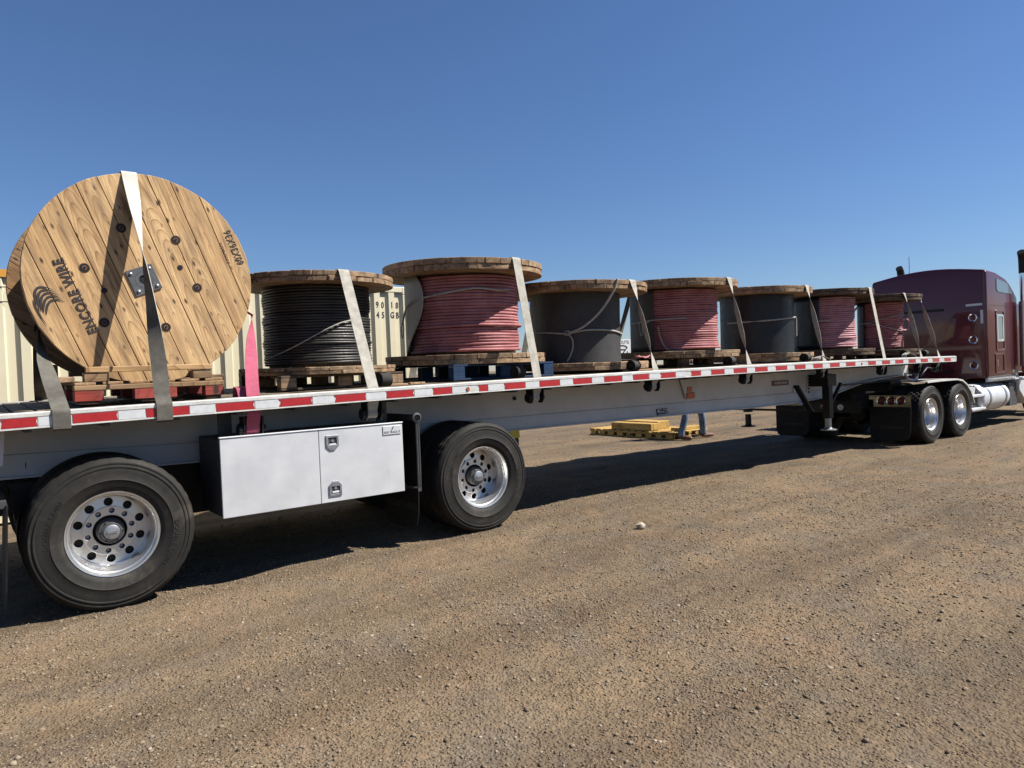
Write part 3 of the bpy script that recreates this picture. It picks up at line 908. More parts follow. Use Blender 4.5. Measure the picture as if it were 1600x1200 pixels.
# mud flaps of the trailer
def flap(x_, y0, y1, z0, z1, par, mark=None, lean=0.0):
    pts = [(y0 + 0.0, z1), (y1, z1)]
    lo = [(y1 - 0.0, z0 + 0.10), (y1 - 0.03, z0 + 0.025), (y1 - 0.10, z0), (y0 + 0.14, z0 + 0.01), (y0 + 0.05, z0 + 0.05), (y0 + 0.015, z0 + 0.16)]
    poly = [(x_ + lean * (z1 - z) , y, z) for y, z in pts + lo]
    return G().prism(poly, (0.010, 0, 0)).build('mud_flap', M['blackplastic'], par)
fl = flap(3.10, 0.06, 0.70, 0.13, 0.50, T)
text_on(G(), 'FONTAINE', 0.085, (3.0985, 0.36, 0.335), (0, -1, 0), (0, 0, 1), 0.001, 0.002, 1.25).build('flap_lettering', M['flapmark'], fl)
G().cyl((3.115, 0.08, 1.135), (3.115, 0.75, 1.135), 0.028, n=16).build('flap_hanger', M['darkgrey'], T, 30)
G().tube([(3.115, 0.078, 0.46 + 0.06), (3.115, 0.072, 0.8), (3.115, 0.075, 1.09), (3.135, 0.075, 1.10), (3.135, 0.074, 0.8), (3.135, 0.08, 0.50)], 0.010, 8).build('flap_rod', M['darkgrey'], T, 40)
G().lathe([(0.030, -0.015), (0.044, -0.01), (0.044, 0.01), (0.030, 0.015)], (3.12, 0.072, 1.135), (0, 1, 0), 20, closed=True).build('flap_ring', M['darkgrey'], T, 40)
G().box(3.100, 3.135, 0.06, 0.72, 0.485, 0.515).build('flap_bar', M['darkgrey'], T)
G().box(3.14, 3.17, 0.12, 0.72, 0.52, 1.10).build('flap_panel', M['blackplastic'], T)
flap(0.155, 0.03, 0.66, 0.10, 0.80, T, lean=-0.05)
G().prism([(0.02, 0.20, 1.27), (0.175, 0.20, 1.27), (0.155, 0.20, 1.04), (0.02, 0.20, 1.02)], (0, 0.03, 0)).build('rear_bracket', M['greypaint'], T, None, 0.004)
G().bar((0.14, 0.10, 0.80), (0.14, 0.85, 0.80), 0.04, 0.04).build('flap_hanger', M['darkgrey'], T)
# tool box between the axles
tbx0, tbx1, tz0, tz1, ty0, ty1 = 1.4467, 2.9632, 0.5102, 1.1008, 0.05, 0.66
tb = G().box(tbx0 + 0.004, tbx1 - 0.004, ty0 + 0.024, ty1, tz0 + 0.004, tz1 - 0.006).build('tool_box', M['darkgrey'], T, None, 0.006)
tag(tb, 'dark steel tool box with two pale aluminium doors')
xd = 2.205
G().box(tbx0, xd - 0.002, ty0, ty0 + 0.02, tz0, tz1).build('box_door', M['toolbox'], tb, None, 0.004)
G().box(xd + 0.002, tbx1, ty0, ty0 + 0.02, tz0, tz1).build('box_door', M['toolbox'], tb, None, 0.004)
G().box(tbx0 - 0.004, tbx1 + 0.004, ty0 - 0.006, ty0 + 0.03, tz1 + 0.001, tz1 + 0.012).build('drip_edge', M['alu'], tb, None, 0.003)
def latch(xc, zc, up):
    s = 1 if up else -1
    w, h = 0.052, 0.052
    loops = [[(-w, -h), (w, -h), (w, h * 0.65), (0.02, h * 1.25), (-0.02, h * 1.25), (-w, h * 0.65)], [(-w * 0.72, -h * 0.72), (w * 0.72, -h * 0.72), (w * 0.72, h * 0.5), (-w * 0.72, h * 0.5)]]
    vs, fs = plate_geo(loops, 0.004, 0.002)
    pl_ = G().add([(xc + v.x, ty0 - 0.004 - v.z, zc + s * v.y) for v in vs], fs).build('latch', M['steel'], tb)
    G().box(xc - w * 0.72, xc + w * 0.72, ty0 - 0.0015, ty0 - 0.0005, zc - 0.04, zc + 0.04).build('latch_recess', M['darkgrey'], tb)
    G().box(xc - 0.030, xc + 0.030, ty0 - 0.010, ty0 - 0.003, zc - 0.030 , zc - 0.014).build('latch_handle', M['alu'], tb, None, 0.003)
    G().cyl((xc, ty0 - 0.009, zc + 0.010), (xc, ty0 - 0.002, zc + 0.010), 0.012, n=14).build('lock_barrel', M['steel'], tb, 30)
latch(2.318, 0.998, False)
latch(2.327, 0.612, True)
badge = G().box(2.775, 2.945, ty0 - 0.007, ty0 - 0.001, 1.012, 1.086).build('name_plate', M['alu'], tb, None, 0.002)
bg_ = text_on(G(), 'SIDE TRACK IT', 0.026, (2.86, ty0 - 0.0075, 1.031), (1, 0, 0), (0, 0, 1), 0.0008, 0, 0.85)
bg_.prism([(2.852, ty0 - 0.0085, 1.042), (2.858, ty0 - 0.0085, 1.062), (2.868, ty0 - 0.0085, 1.078), (2.882, ty0 - 0.0085, 1.080), (2.871, ty0 - 0.0085, 1.068), (2.864, ty0 - 0.0085, 1.052)], (0, 0.002, 0))
bg_.build('plate_lettering', M['ink'], tb)
for xx in (1.56, 2.90):
    G().box(xx - 0.05, xx + 0.05, 0.30, 0.32, tz1 - 0.02, 1.30).build('box_bracket', M['darkgrey'], T)
G().box(1.20, 3.0, 1.95, 2.52, 0.26, 1.12).build('tool_box', M['blackmetal'], T, None, 0.006)  # black block added on the far side to fill the gap with darkness
G().box(-0.3, 4.9, 0.90, 0.96, 0.62, 0.86).build('slider_rail', M['blackmetal'], T)
G().box(-0.3, 4.9, 1.63, 1.69, 0.62, 0.86).build('slider_rail', M['blackmetal'], T)
# landing gear
for yy, sx in ((0.55, 0), (2.03, 0)):
    G().box(10.93, 11.05, yy - 0.06, yy + 0.06, 0.53 if yy < 1 else 0.60, 1.25).build('landing_leg', M['blackmetal'], T, None, 0.006)
    lg = G().box(10.952, 11.028, yy - 0.038, yy + 0.038, 0.36, 0.56).build('landing_leg_inner', M['steel'] if yy < 1 else M['blackmetal'], T, None, 0.004)
    G().lathe([(0.05, 0.04), (0.06, 0.022), (0.125, 0.006), (0.125, -0.006)], (10.99, yy, 0.345), (0, 0, 1), 20, True).build('landing_foot', M['steel'] if yy < 1 else M['blackmetal'], T, 30)
    G().bar((10.16, yy + 0.05, 1.09), (10.56, yy + 0.05, 0.67), 0.03, 0.09, (0, 1, 0)).build('landing_brace', M['blackmetal'], T)
    G().bar((11.42, yy, 1.08), (11.05, yy, 0.72), 0.03, 0.05, (0, 1, 0)).build('landing_brace', M['blackmetal'], T)
G().bar((10.56, 0.55, 0.68), (10.56, 2.05, 0.68), 0.035, 0.035).build('landing_cross_bar', M['blackmetal'], T)
G().bar((10.99, 0.6, 0.80), (10.99, 2.0, 0.80), 0.03, 0.03).build('landing_cross_bar', M['blackmetal'], T)
G().box(10.85, 11.12, 0.46, 0.80, 1.05, 1.24).build('landing_gear_box', M['blackmetal'], T, None, 0.006)
G().box(11.9, 14.5, 0.70, 1.90, 1.02, 1.035).build('coupler_plate', M['blackmetal'], T)
G().bar((14.0, 0.45, 0.98), (14.0, 0.45, 1.29), 0.04, 0.04).build('nose_post', M['greypaint'], T)
hose = [(13.3, 0.35, 1.17), (13.4, 0.33, 1.06), (13.6, 0.32, 1.03), (13.8, 0.34, 1.10), (13.95, 0.40, 1.20)]
G().tube(hose, 0.018, 8).build('air_hose', M['whitetape'], T, True)

# ------------------------------------------------------------------ disk planks (reel flanges)
def plank_poly(R, v0, v1, n=5):
    out = []
    for i in range(n + 1):
        v = v0 + (v1 - v0) * i / n
        out.append((math.sqrt(max(R * R - v * v, 1e-6)), v))
    for i in range(n + 1):
        v = v1 + (v0 - v1) * i / n
        out.append((-math.sqrt(max(R * R - v * v, 1e-6)), v))
    return out
def flange(parent, c, ang, Nrm, R, th, n, mat, jit=0.004, gap=0.003, bev=0.003, name='flange_plank'):
    """one layer of planks cut to a disc; ang = direction of the grain"""
    Nrm = Vector(Nrm).normalized()
    if abs(Nrm.z) > 0.9:
        e1, e2 = Vector((1, 0, 0)), Vector((0, 1, 0)) * (1 if Nrm.z > 0 else -1)
    else:
        e1 = Vector((0, 0, 1)).cross(Nrm).normalized(); e2 = Nrm.cross(e1)
    u = e1 * math.cos(ang) + e2 * math.sin(ang)
    v = Nrm.cross(u)
    rot = Matrix((u, v, Nrm)).transposed()
    edges = [-R + 2 * R * i / n for i in range(n + 1)]
    edges = [edges[0]] + [e + random.uniform(-0.012, 0.012) for e in edges[1:-1]] + [edges[-1]]
    out = []
    for i in range(n):
        v0, v1 = edges[i] + gap / 2, edges[i + 1] - gap / 2
        Rr = R + random.uniform(-jit, jit * 0.4)
        poly = plank_poly(Rr, max(v0, -Rr + 0.004), min(v1, Rr - 0.004))
        vm = (v0 + v1) / 2
        h = random.uniform(-0.0015, 0.0015)
        g = G().prism([(a, b - vm, h - th / 2) for a, b in poly], (0, 0, th))
        out.append(g.build(name, mat, parent, None, bev, 1, loc=Vector(c) + v * vm, rot=rot))
    return out, u, v

# ------------------------------------------------------------------ the big upright reel
reel1 = thing('cable_reel', (1.087, 0.95, ZT + 0.13), 'big upright wooden cable reel on red ended pallet, printed planks facing out', 'cable reel')
CX, CZ, RB = 1.087, 2.307, 0.775
YF = 0.45
Nf = Vector((0.035, -1, 0.0)).normalized()
ctr = Vector((CX, YF, CZ))
GA = math.radians(90 + 21.5)                 # planks lean to the left at the top
fp, pu, pv = flange(reel1, ctr + Nf * -0.02, GA, Nf, RB, 0.04, 10, M['wood_new'], 0.003, 0.005, 0.003)
flange(reel1, ctr + Nf * -0.061, GA + PI / 2, Nf, RB - 0.003, 0.038, 9, M['wood_edge'], 0.003)
cb = ctr + Nf * -0.93
cb.x -= 0.012
flange(reel1, cb, GA + 0.6, Nf, RB, 0.038, 9, M['wood_edge'], 0.003)
flange(reel1, cb + Nf * -0.041, GA + 0.6 + PI / 2, Nf, RB - 0.003, 0.038, 9, M['wood_edge'], 0.003)
def lp(a, b, out=0.001):                    # point on the front face; a right, b up (metres)
    e1 = Vector((0, 0, 1)).cross(Nf).normalized()
    return ctr + e1 * a + Vector((0, 0, 1)) * b + Nf * out
E1 = Vector((0, 0, 1)).cross(Nf).normalized()
# cable on the drum
gg = G()
turns, rr = 22, 0.60
pts = []
for i in range(turns * 48 + 1):
    a = 2 * PI * i / 48
    t = i / (turns * 48)
    d = ctr + Nf * -(0.10 + 0.80 * t)
    r_ = rr + 0.006 * noise.noise(Vector((a * 0.3, t * 9, 0)))
    pts.append(d + E1 * (r_ * math.cos(a)) + Vector((0, 0, 1)) * (r_ * math.sin(a)))
gg.tube(pts, 0.0185, 6)
gg.cyl(ctr + Nf * -0.082, ctr + Nf * -0.90, rr - 0.008, n=48, cap=False)
gg.build('cable', M['cable_black'], reel1, True)
# centre plate
th = math.radians(21.5)
pc = lp(-0.018, -0.008, 0.0)
cu_, su_ = math.cos(th), math.sin(th)
ex_p = (E1 * cu_ + Vector((0, 0, 1)) * su_)
ez_p = (Vector((0, 0, 1)) * cu_ - E1 * su_)
vs, fs = plate_geo([[(-0.095, -0.095), (0.095, -0.095), (0.095, 0.095), (-0.095, 0.095)], circ(0, 0, 0.036, 24)], 0.003, 0.001)
cp = G().add([pc + ex_p * v.x + ez_p * v.y + Nf * (0.007 + v.z) for v in vs], fs).build('centre_plate', M['plate'], reel1)
G().lathe([(0.036, 0.003), (0.046, 0.008), (0.058, 0.011), (0.062, 0.011)], pc, Nf, 28).build('arbor_collar', M['plate'], cp, 40)
G().cyl(pc + Nf * 0.0005, pc + Nf * 0.002, 0.036, n=24).build('arbor_hole', M['blackmetal'], cp)
for a, b in ((-1, -1), (1, -1), (1, 1), (-1, 1)):
    q_ = pc + ex_p * a * 0.068 + ez_p * b * 0.068
    G().lathe([(0.0, 0.022), (0.008, 0.020), (0.014, 0.013), (0.015, 0.010)], q_, Nf, 16).build('plate_bolt', M['steel'], cp, 40)
# recessed bolts and holes (drawn as sunken cups with washers)
for a, b in ((-0.397, 0.059), (-0.153, 0.362), (0.217, 0.307), (0.357, -0.049), (0.119, -0.358), (-0.291, -0.327)):
    q_ = lp(a, b, 0.002)
    bo = G().lathe([(0.035, 0.0008), (0.033, 0.0016), (0.031, 0.001), (0.0265, 0.0008)], q_, Nf, 20).build('bolt_cup', M['wood_dark'], reel1, None)
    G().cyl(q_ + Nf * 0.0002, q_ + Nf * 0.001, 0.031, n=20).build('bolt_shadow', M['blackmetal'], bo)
    G().lathe([(0.009, 0.002), (0.015, 0.0032), (0.017, 0.001)], q_, Nf, 16).build('washer', M['leather'], bo, 40)
    G().cyl(q_ + Nf * 0.001, q_ + Nf * 0.006, 0.008, n=6).build('bolt', M['blackmetal'], bo)
for a, b in ((-0.28, -0.096), (0.239, 0.099)):
    q_ = lp(a, b, 0.002)
    G().cyl(q_ + Nf * 0.0002, q_ + Nf * 0.001, 0.020, n=20).build('drill_hole', M['blackmetal'], reel1)
# printed lettering
up_t = (E1 * -math.cos(th) - Vector((0, 0, 1)) * math.sin(th)) * 1.0     # letter tops point left
run = (E1 * -math.sin(th) + Vector((0, 0, 1)) * math.cos(th))           # reading upwards along a plank
up_t = run.cross(Nf) * -1
if up_t.dot(E1) > 0:
    up_t = -up_t
def print_on(s, size, a, b, squeeze, name='stencil_lettering', mat='ink', bold=0.0022, dirv=None):
    ex = dirv or run
    ey = up_t
    vs, fs = text_geo(s, size, 0.0007, bold, squeeze)
    o = lp(a, b, 0.0032)
    return G().add([o + ex * v.x + ey * v.y + Nf * v.z for v in vs], fs).build(name, M[mat], reel1)
print_on('ENCORE WIRE', 0.092, -0.452, -0.143, 0.86)
print_on('60X36X36', 0.082, 0.652, 0.283, 0.74, bold=0.0005)
print_on('Amercable', 0.036, 0.575, 0.235, 1.0, mat='ink_brown', bold=0)
# swoosh emblem: five tapering arcs and a tail
em = G()
def swoosh(p0, p1, p2, w0):
    n = 14
    L, Rr = [], []
    for i in range(n + 1):
        t = i / n
        p = [(1 - t) ** 2 * p0[k] + 2 * t * (1 - t) * p1[k] + t * t * p2[k] for k in (0, 1)]
        d = [2 * (1 - t) * (p1[k] - p0[k]) + 2 * t * (p2[k] - p1[k]) for k in (0, 1)]
        m_ = math.hypot(*d)
        nx, ny = -d[1] / m_, d[0] / m_
        w = w0 * math.sin(PI * min(max(t * 0.94 + 0.03, 0), 1)) ** 0.8 * (1.15 - 0.5 * t)
        L.append((p[0] + nx * w, p[1] + ny * w)); Rr.append((p[0] - nx * w, p[1] - ny * w))
    for i in range(n):
        a, b, c, d = L[i], L[i + 1], Rr[i + 1], Rr[i]
        em.add([lp(*a, 0.0034), lp(*b, 0.0034), lp(*c, 0.0034), lp(*d, 0.0034)], [(0, 1, 2, 3)])
def P2(px, py):                             # emblem sketch coordinates (metres on the face)
    return (-0.715 + (px - 49) * 0.00373, -0.19 - (py - 470) * 0.0040)
base = [(70.0, 492), (66, 489), (63, 486), (60, 483), (57, 479)]
tips = [(99.5, 468.5), (95, 463), (91, 457.5), (87, 453), (83, 449)]
ctl = [(70, 456), (64, 449), (57, 443), (50.5, 437), (43.5, 431)]
for b_, c_, t_ in zip(base, ctl, tips):
    swoosh(P2(*b_), P2(*c_), P2(*t_), 0.0088)
swoosh(P2(50, 466), P2(54, 485), P2(70.5, 511), 0.006)
em.build('printed_emblem', M['ink'], reel1)

# pallet and cradle beneath the big reel
pal = thing('wooden_pallet', (1.08, 0.75, ZT), 'wooden pallet with red painted block ends and cradle planks under the big upright reel', 'pallet')
def plank_x(x0, x1, y0, y1, z0, z1, mat, par, name='pallet_board', bev=0.004):
    c = Vector(((x0 + x1) / 2, (y0 + y1) / 2, (z0 + z1) / 2))
    hx, hy, hz = (x1 - x0) / 2, (y1 - y0) / 2, (z1 - z0) / 2
    return G().box(-hx, hx, -hy, hy, -hz, hz).build(name, mat, par, None, bev, 1, loc=c, rot=Matrix.Identity(3))
def plank_y(x0, x1, y0, y1, z0, z1, mat, par, name='pallet_board', bev=0.004):
    c = Vector(((x0 + x1) / 2, (y0 + y1) / 2, (z0 + z1) / 2))
    hx, hy, hz = (x1 - x0) / 2, (y1 - y0) / 2, (z1 - z0) / 2
    return G().box(-hy, hy, -hx, hx, -hz, hz).build(name, mat, par, None, bev, 1, loc=c, rot=Matrix(((0, -1, 0), (1, 0, 0), (0, 0, 1))))
zp = ZT - 0.003
for y_ in (0.35, 0.86, 1.35):
    for (a, b) in ((0.58, 0.76), (0.955, 1.24), (1.44, 1.58)):
        plank_x(a, b, y_, y_ + 0.10, zp + 0.030, zp + 0.105, M['wood_red'], pal, 'pallet_block')
    plank_x(0.58, 1.58, y_ - 0.002, y_ + 0.102, zp + 0.106, zp + 0.142, M['wood_pallet'], pal, 'pallet_board')
for (a, b) in ((0.60, 0.74), (1.0, 1.12), (1.45, 1.56)):
    plank_y(a, b, 0.36, 1.44, zp + 0.008, zp + 0.029, M['wood_dark'], pal)
for i in range(6):
    x_ = 0.585 + i * 0.172
    plank_y(x_, x_ + 0.13, 0.36, 1.44, zp + 0.143, zp + 0.164, M['wood_pallet'], pal)
plank_x(0.655, 1.50, 0.352, 0.392, zp + 0.232, zp + 0.272, M['wood_new'], pal, 'cradle_plank')
plank_x(0.665, 1.48, 1.46, 1.50, zp + 0.205, zp + 0.245, M['wood_pallet'], pal, 'cradle_plank')
plank_x(0.645, 0.80, 0.36, 0.46, zp + 0.165, zp + 0.231, M['wood_pallet'], pal, 'cradle_block')
plank_x(1.36, 1.50, 0.36, 0.46, zp + 0.165, zp + 0.231, M['wood_old'], pal, 'cradle_block')
plank_x(1.50, 1.60, 0.42, 0.50, zp + 0.145, zp + 0.19, M['wood_old'], pal, 'cradle_block')
plank_y(0.50, 0.60, 0.45, 1.40, zp + 0.166, zp + 0.205, M['wood_old'], pal, 'cradle_plank')
plank_y(0.505, 0.545, 0.95, 1.00, zp + 0.206, zp + 0.30, M['wood_pallet'], pal, 'cradle_block')

# ------------------------------------------------------------------ the seven reels lying flat
def side_pt(c, r, beta, z):
    """point on a vertical drum; beta=0 faces the yard in front, positive towards the tractor"""
    d = Vector((CAM.x - c[0], CAM.y - c[1])).normalized()
    e = Vector((-d.y, d.x))
    return Vector((c[0] + r * (math.cos(beta) * d.x + math.sin(beta) * e.x), c[1] + r * (math.cos(beta) * d.y + math.sin(beta) * e.y), z))
def lying_reel(k, label, c, rf, rc, zt_, zu, zc1, zc0, zb1, zb0, wmat, cover, turns=0, cable=None, bulge=None, planks=8):
    root = thing('cable_reel', (c[0], c[1], zb0), label, 'cable reel', 'cable reels lying flat along the flatbed')
    a0 = random.uniform(0, PI)
    for (hi, lo) in ((zt_, zu), (zb1, zb0)):
        t2 = (hi - lo) / 2
        flange(root, (c[0], c[1], hi - t2 / 2), a0, (0, 0, 1), rf, t2 - 0.001, planks, wmat, 0.010, 0.004, 0.004)
        flange(root, (c[0], c[1], lo + t2 / 2), a0 + PI / 2, (0, 0, 1), rf - 0.004, t2 - 0.001, planks, wmat, 0.010, 0.004, 0.004)
        a0 = random.uniform(0, PI)
    G().cyl((c[0], c[1], zb1 + 0.001), (c[0], c[1], zu - 0.001), (rc - 0.045) if turns else rc * 0.6, n=48, cap=False).build('drum', M['wood_dark'] if turns else M['blackmetal'], root, True)
    if turns:
        rad = (zu - zb1 - 0.012) / turns / 2
        pts = []
        N = turns * 56
        for i in range(N + 1):
            a = 2 * PI * i / 56
            t = i / N
            r_ = rc - rad + 0.011 * noise.noise(Vector((math.cos(a) * 0.7, math.sin(a) * 0.7 + k * 7, t * turns * 0.6))) + 0.006 * noise.noise(Vector((a * 0.4, t * turns * 2.2, k)))
            if bulge:
                for (bt, bw_, bh) in bulge:
                    r_ += bh * math.exp(-((t - bt) / bw_) ** 2)
            zz = zb1 + 0.006 + rad + t * (zu - zb1 - 0.012 - 2 * rad)
            zz += 0.006 * noise.noise(Vector((math.cos(a) * 1.3, math.sin(a) * 1.3, t * turns * 0.8 + k)))
            pts.append((c[0] + r_ * math.cos(a), c[1] + r_ * math.sin(a), zz))
        G().tube(pts, rad * 1.02, 7).build('cable', cable, root, True)
    else:
        g = G()
        prof = []
        for i in range(9):
            t = i / 8
            prof.append((rc - 0.004 * math.sin(PI * t), zb1 + 0.001 + t * (zu - zb1 - 0.002)))
        g.lathe(prof, (c[0], c[1], 0), (0, 0, 1), 96, fn=lambda i, j, r: r + 0.003 * noise.noise(Vector((j * 0.21, i * 0.6, k))))
        g.build('reel_wrap', cover, root, True)
    return root
def cover_sheet(root, c, r, mat, edge, z0, z1, b0=-2.6, name='wrap_sheet'):
    """a sheet wrapped round part of the coil, edge(t) gives where it ends"""
    vs, fs = [], []
    nb, nz = 28, 10
    for i in range(nz + 1):
        t = i / nz
        for j in range(nb + 1):
            b = b0 + (edge(t) - b0) * j / nb
            vs.append(side_pt(c, r, b, z0 + (z1 - z0) * t))
    for i in range(nz):
        for j in range(nb):
            o = i * (nb + 1) + j
            fs.append((o, o + 1, o + nb + 2, o + nb + 1))
    g = G().add(vs, fs)
    o = g.build(name, mat, root, True)
    m = o.modifiers.new('thickness', 'SOLIDIFY'); m.thickness = 0.005
    return o
def cord(root, c, path, r=0.008, mat='twine', name='binding_cord'):
    pts = [side_pt(c, rr_, math.radians(b), z) for (rr_, b, z) in path]
    fine = []
    for i in range(len(pts) - 1):
        p0 = pts[max(i - 1, 0)]; p1 = pts[i]; p2 = pts[i + 1]; p3 = pts[min(i + 2, len(pts) - 1)]
        for j in range(6):
            t = j / 6
            fine.append(0.5 * ((2 * p1) + (p2 - p0) * t + (2 * p0 - 5 * p1 + 4 * p2 - p3) * t * t + (3 * p1 - p0 - 3 * p2 + p3) * t ** 3))
    fine.append(pts[-1])
    return G().tube(fine, r, 6).build(name, M[mat], root, True)

c2, c3, c4, c5, c6, c7, c8 = (2.75, 1.295), (4.49, 1.295), (6.19, 1.295), (8.15, 1.295), (10.2, 1.295), (12.17, 1.2), (13.63, 0.9)
r2 = lying_reel(2, 'flat lying reel of thick black cable on wooden pallet, next to the big upright reel', c2, 0.747, 0.512, 2.47, 2.377, 2.37, 1.63, 1.614, 1.546, M['wood_old'], None, 28, M['cable_black'], [(0.28, 0.012, 0.014), (0.66, 0.02, -0.02)], 8)
r3 = lying_reel(3, 'tallest flat lying reel of dusty red cable, raised on a blue pallet', c3, 0.90, 0.615, 2.675, 2.553, 2.55, 1.70, 1.697, 1.594, M['wood_old'], None, 25, M['cable_red'], [(0.02, 0.03, 0.018), (0.36, 0.022, 0.032), (0.30, 0.03, -0.012)], 10)
r4 = lying_reel(4, 'flat lying reel wrapped in dusty dark grey sheet tied with white cord', c4, 0.92, 0.575, 2.523, 2.417, 2.41, 1.57, 1.563, 1.475, M['wood_old'], M['wrap_grey'], planks=10)
r5 = lying_reel(5, 'flat lying reel of red cable half covered by grey wrap and tied with cord', c5, 0.895, 0.605, 2.644, 2.543, 2.54, 1.68, 1.673, 1.58, M['wood_old'], None, 26, M['cable_red'], [(0.03, 0.05, 0.03), (0.28, 0.02, 0.02)], 10)
r6 = lying_reel(6, 'flat lying reel in smooth black wrap with one white cord around it', c6, 0.854, 0.57, 2.626, 2.525, 2.52, 1.61, 1.606, 1.48, M['wood_old'], M['wrap_black'], planks=9)
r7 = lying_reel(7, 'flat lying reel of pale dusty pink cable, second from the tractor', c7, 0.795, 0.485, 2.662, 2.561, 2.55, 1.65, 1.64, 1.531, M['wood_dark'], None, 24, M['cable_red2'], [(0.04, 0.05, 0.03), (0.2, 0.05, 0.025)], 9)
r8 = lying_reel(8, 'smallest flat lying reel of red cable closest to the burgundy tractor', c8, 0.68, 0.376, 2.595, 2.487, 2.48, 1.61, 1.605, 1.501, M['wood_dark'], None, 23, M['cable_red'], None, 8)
# covers
def e3(t):
    return math.radians(-86 + 46 * math.sin(PI * min(t * 0.62 + 0.06, 1)) ** 1.0 * (1 if t < 0.99 else 0.95))
cover_sheet(r3, c3, 0.665, M['wrap_pale'], e3, 1.70, 2.55, -2.2)
cover_sheet(r5, c5, 0.635, M['wrap_grey'], lambda t: math.radians(-27), 1.675, 2.54)
cover_sheet(r7, c7, 0.52, M['wrap_black'], lambda t: math.radians(-10), 1.642, 2.56)
cover_sheet(r8, c8, 0.40, M['wrap_black'], lambda t: math.radians(-44), 1.607, 2.485)
# cords
cord(r2, c2, [(0.525, -60, 1.70), (0.525, -25, 1.80), (0.525, 5, 1.94), (0.525, 25, 2.02), (0.525, 40, 2.04)], 0.006, 'wrap_pale')
cord(r3, c3, [(0.70, -78, 2.06), (0.685, -66, 2.22), (0.672, -50, 2.29), (0.64, -20, 2.34), (0.64, 10, 2.385), (0.64, 35, 2.37), (0.64, 50, 2.385)], 0.011)
cord(r3, c3, [(0.70, -78, 2.06), (0.72, -76, 2.0), (0.715, -74, 1.90), (0.70, -72, 2.0), (0.70, -75, 2.09)], 0.006)
cord(r4, c4, [(0.584, -110, 1.95), (0.584, -60, 1.95), (0.584, -30, 1.935), (0.59, -10, 1.92), (0.584, 15, 1.955), (0.584, 50, 1.945), (0.584, 90, 1.90), (0.584, 140, 1.90)], 0.012)
cord(r4, c4, [(0.592, -9, 1.92), (0.70, 8, 1.99), (0.80, 22, 2.16), (0.90, 30, 2.38), (0.935, 33, 2.53)], 0.014)
cord(r4, c4, [(0.60, -10, 1.92), (0.61, -4, 1.86), (0.615, -3, 1.76), (0.61, -6, 1.66), (0.62, -10, 1.585)], 0.009)
cord(r4, c4, [(0.59, -12, 1.94), (0.615, -8, 1.95), (0.62, -5, 1.915), (0.605, -11, 1.90), (0.59, -13, 1.93)], 0.009)
cord(r5, c5, [(0.645, -100, 2.08), (0.645, -60, 2.085), (0.645, -30, 2.11), (0.625, 0, 2.12), (0.62, 15, 2.12)], 0.010)
cord(r5, c5, [(0.65, -48, 2.09), (0.665, -46, 2.0), (0.665, -44, 1.91), (0.665, -41, 1.93), (0.66, -42, 2.03), (0.65, -36, 2.075), (0.648, -31, 2.10)], 0.007)
cord(r5, c5, [(0.66, -20, 2.02), (0.68, -16, 1.85), (0.70, -10, 1.72), (0.72, -4, 1.685), (0.72, 10, 1.684)], 0.008)
cord(r6, c6, [(0.58, -110, 2.11), (0.58, -40, 2.10), (0.58, 20, 2.115), (0.585, 60, 2.15), (0.59, 88, 2.17)], 0.013)
cord(r6, c6, [(0.59, 84, 2.17), (0.60, 90, 2.14), (0.60, 91, 2.0), (0.60, 90, 1.86)], 0.012)
cord(r7, c7, [(0.53, -120, 2.12), (0.53, -70, 2.12), (0.53, -12, 2.13), (0.50, 10, 2.14)], 0.011)
cord(r7, c7, [(0.53, -72, 2.12), (0.55, -68, 2.02), (0.545, -64, 1.92), (0.55, -66, 1.80), (0.57, -58, 1.68), (0.60, -48, 1.66)], 0.010)
cord(r8, c8, [(0.41, -120, 2.10), (0.41, -60, 2.10), (0.40, -40, 2.10), (0.39, 0, 2.16), (0.39, 40, 2.22), (0.39, 80, 2.24)], 0.009)
cord(r8, c8, [(0.41, -50, 2.10), (0.40, -20, 2.08), (0.40, 20, 2.0), (0.41, 50, 1.94), (0.40, 56, 1.97)], 0.010)
cord(r8, c8, [(0.385, 60, 2.14), (0.43, 78, 2.15), (0.46, 88, 2.08), (0.44, 86, 1.98), (0.40, 70, 1.95), (0.39, 55, 1.96)], 0.019, 'cable_red2', 'cable_end')

# pallets under the lying reels
def small_pallet(c, hx, hy, z0, z1, label, mat, bmat, blocks=True, name='wooden_pallet', ang=0):
    root = thing(name, (c[0], c[1], z0), label, 'pallet', 'pallets under the lying reels')
    h = z1 - z0
    t = min(0.022, h * 0.22)
    for i in range(7):
        y_ = c[1] - hy + (2 * hy - 0.10) * i / 6
        plank_x(c[0] - hx, c[0] + hx, y_, y_ + 0.10, z1 - t, z1 - 0.001, mat, root)
    for yy in (c[1] - hy, c[1] - 0.05, c[1] + hy - 0.10):
        for xx in (c[0] - hx, c[0] - 0.07, c[0] + hx - 0.14):
            plank_x(xx, xx + 0.14, yy + 0.002, yy + 0.10, z0 + t, z1 - t - 0.001, bmat, root, 'pallet_block')
        plank_x(c[0] - hx, c[0] + hx, yy, yy + 0.102, z0 + 0.001, z0 + t - 0.001, mat, root)
    return root
def dk(x_):
    return ZT + dz(x_) - 0.002
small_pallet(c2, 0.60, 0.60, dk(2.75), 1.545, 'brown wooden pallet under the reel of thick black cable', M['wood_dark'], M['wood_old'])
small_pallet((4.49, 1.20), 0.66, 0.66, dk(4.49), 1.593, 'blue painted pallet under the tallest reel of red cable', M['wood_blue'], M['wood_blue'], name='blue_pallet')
small_pallet(c5, 0.60, 0.62, dk(8.15), 1.579, 'dark wooden pallet under the red cable reel with half grey cover', M['wood_dark'], M['wood_dark'])
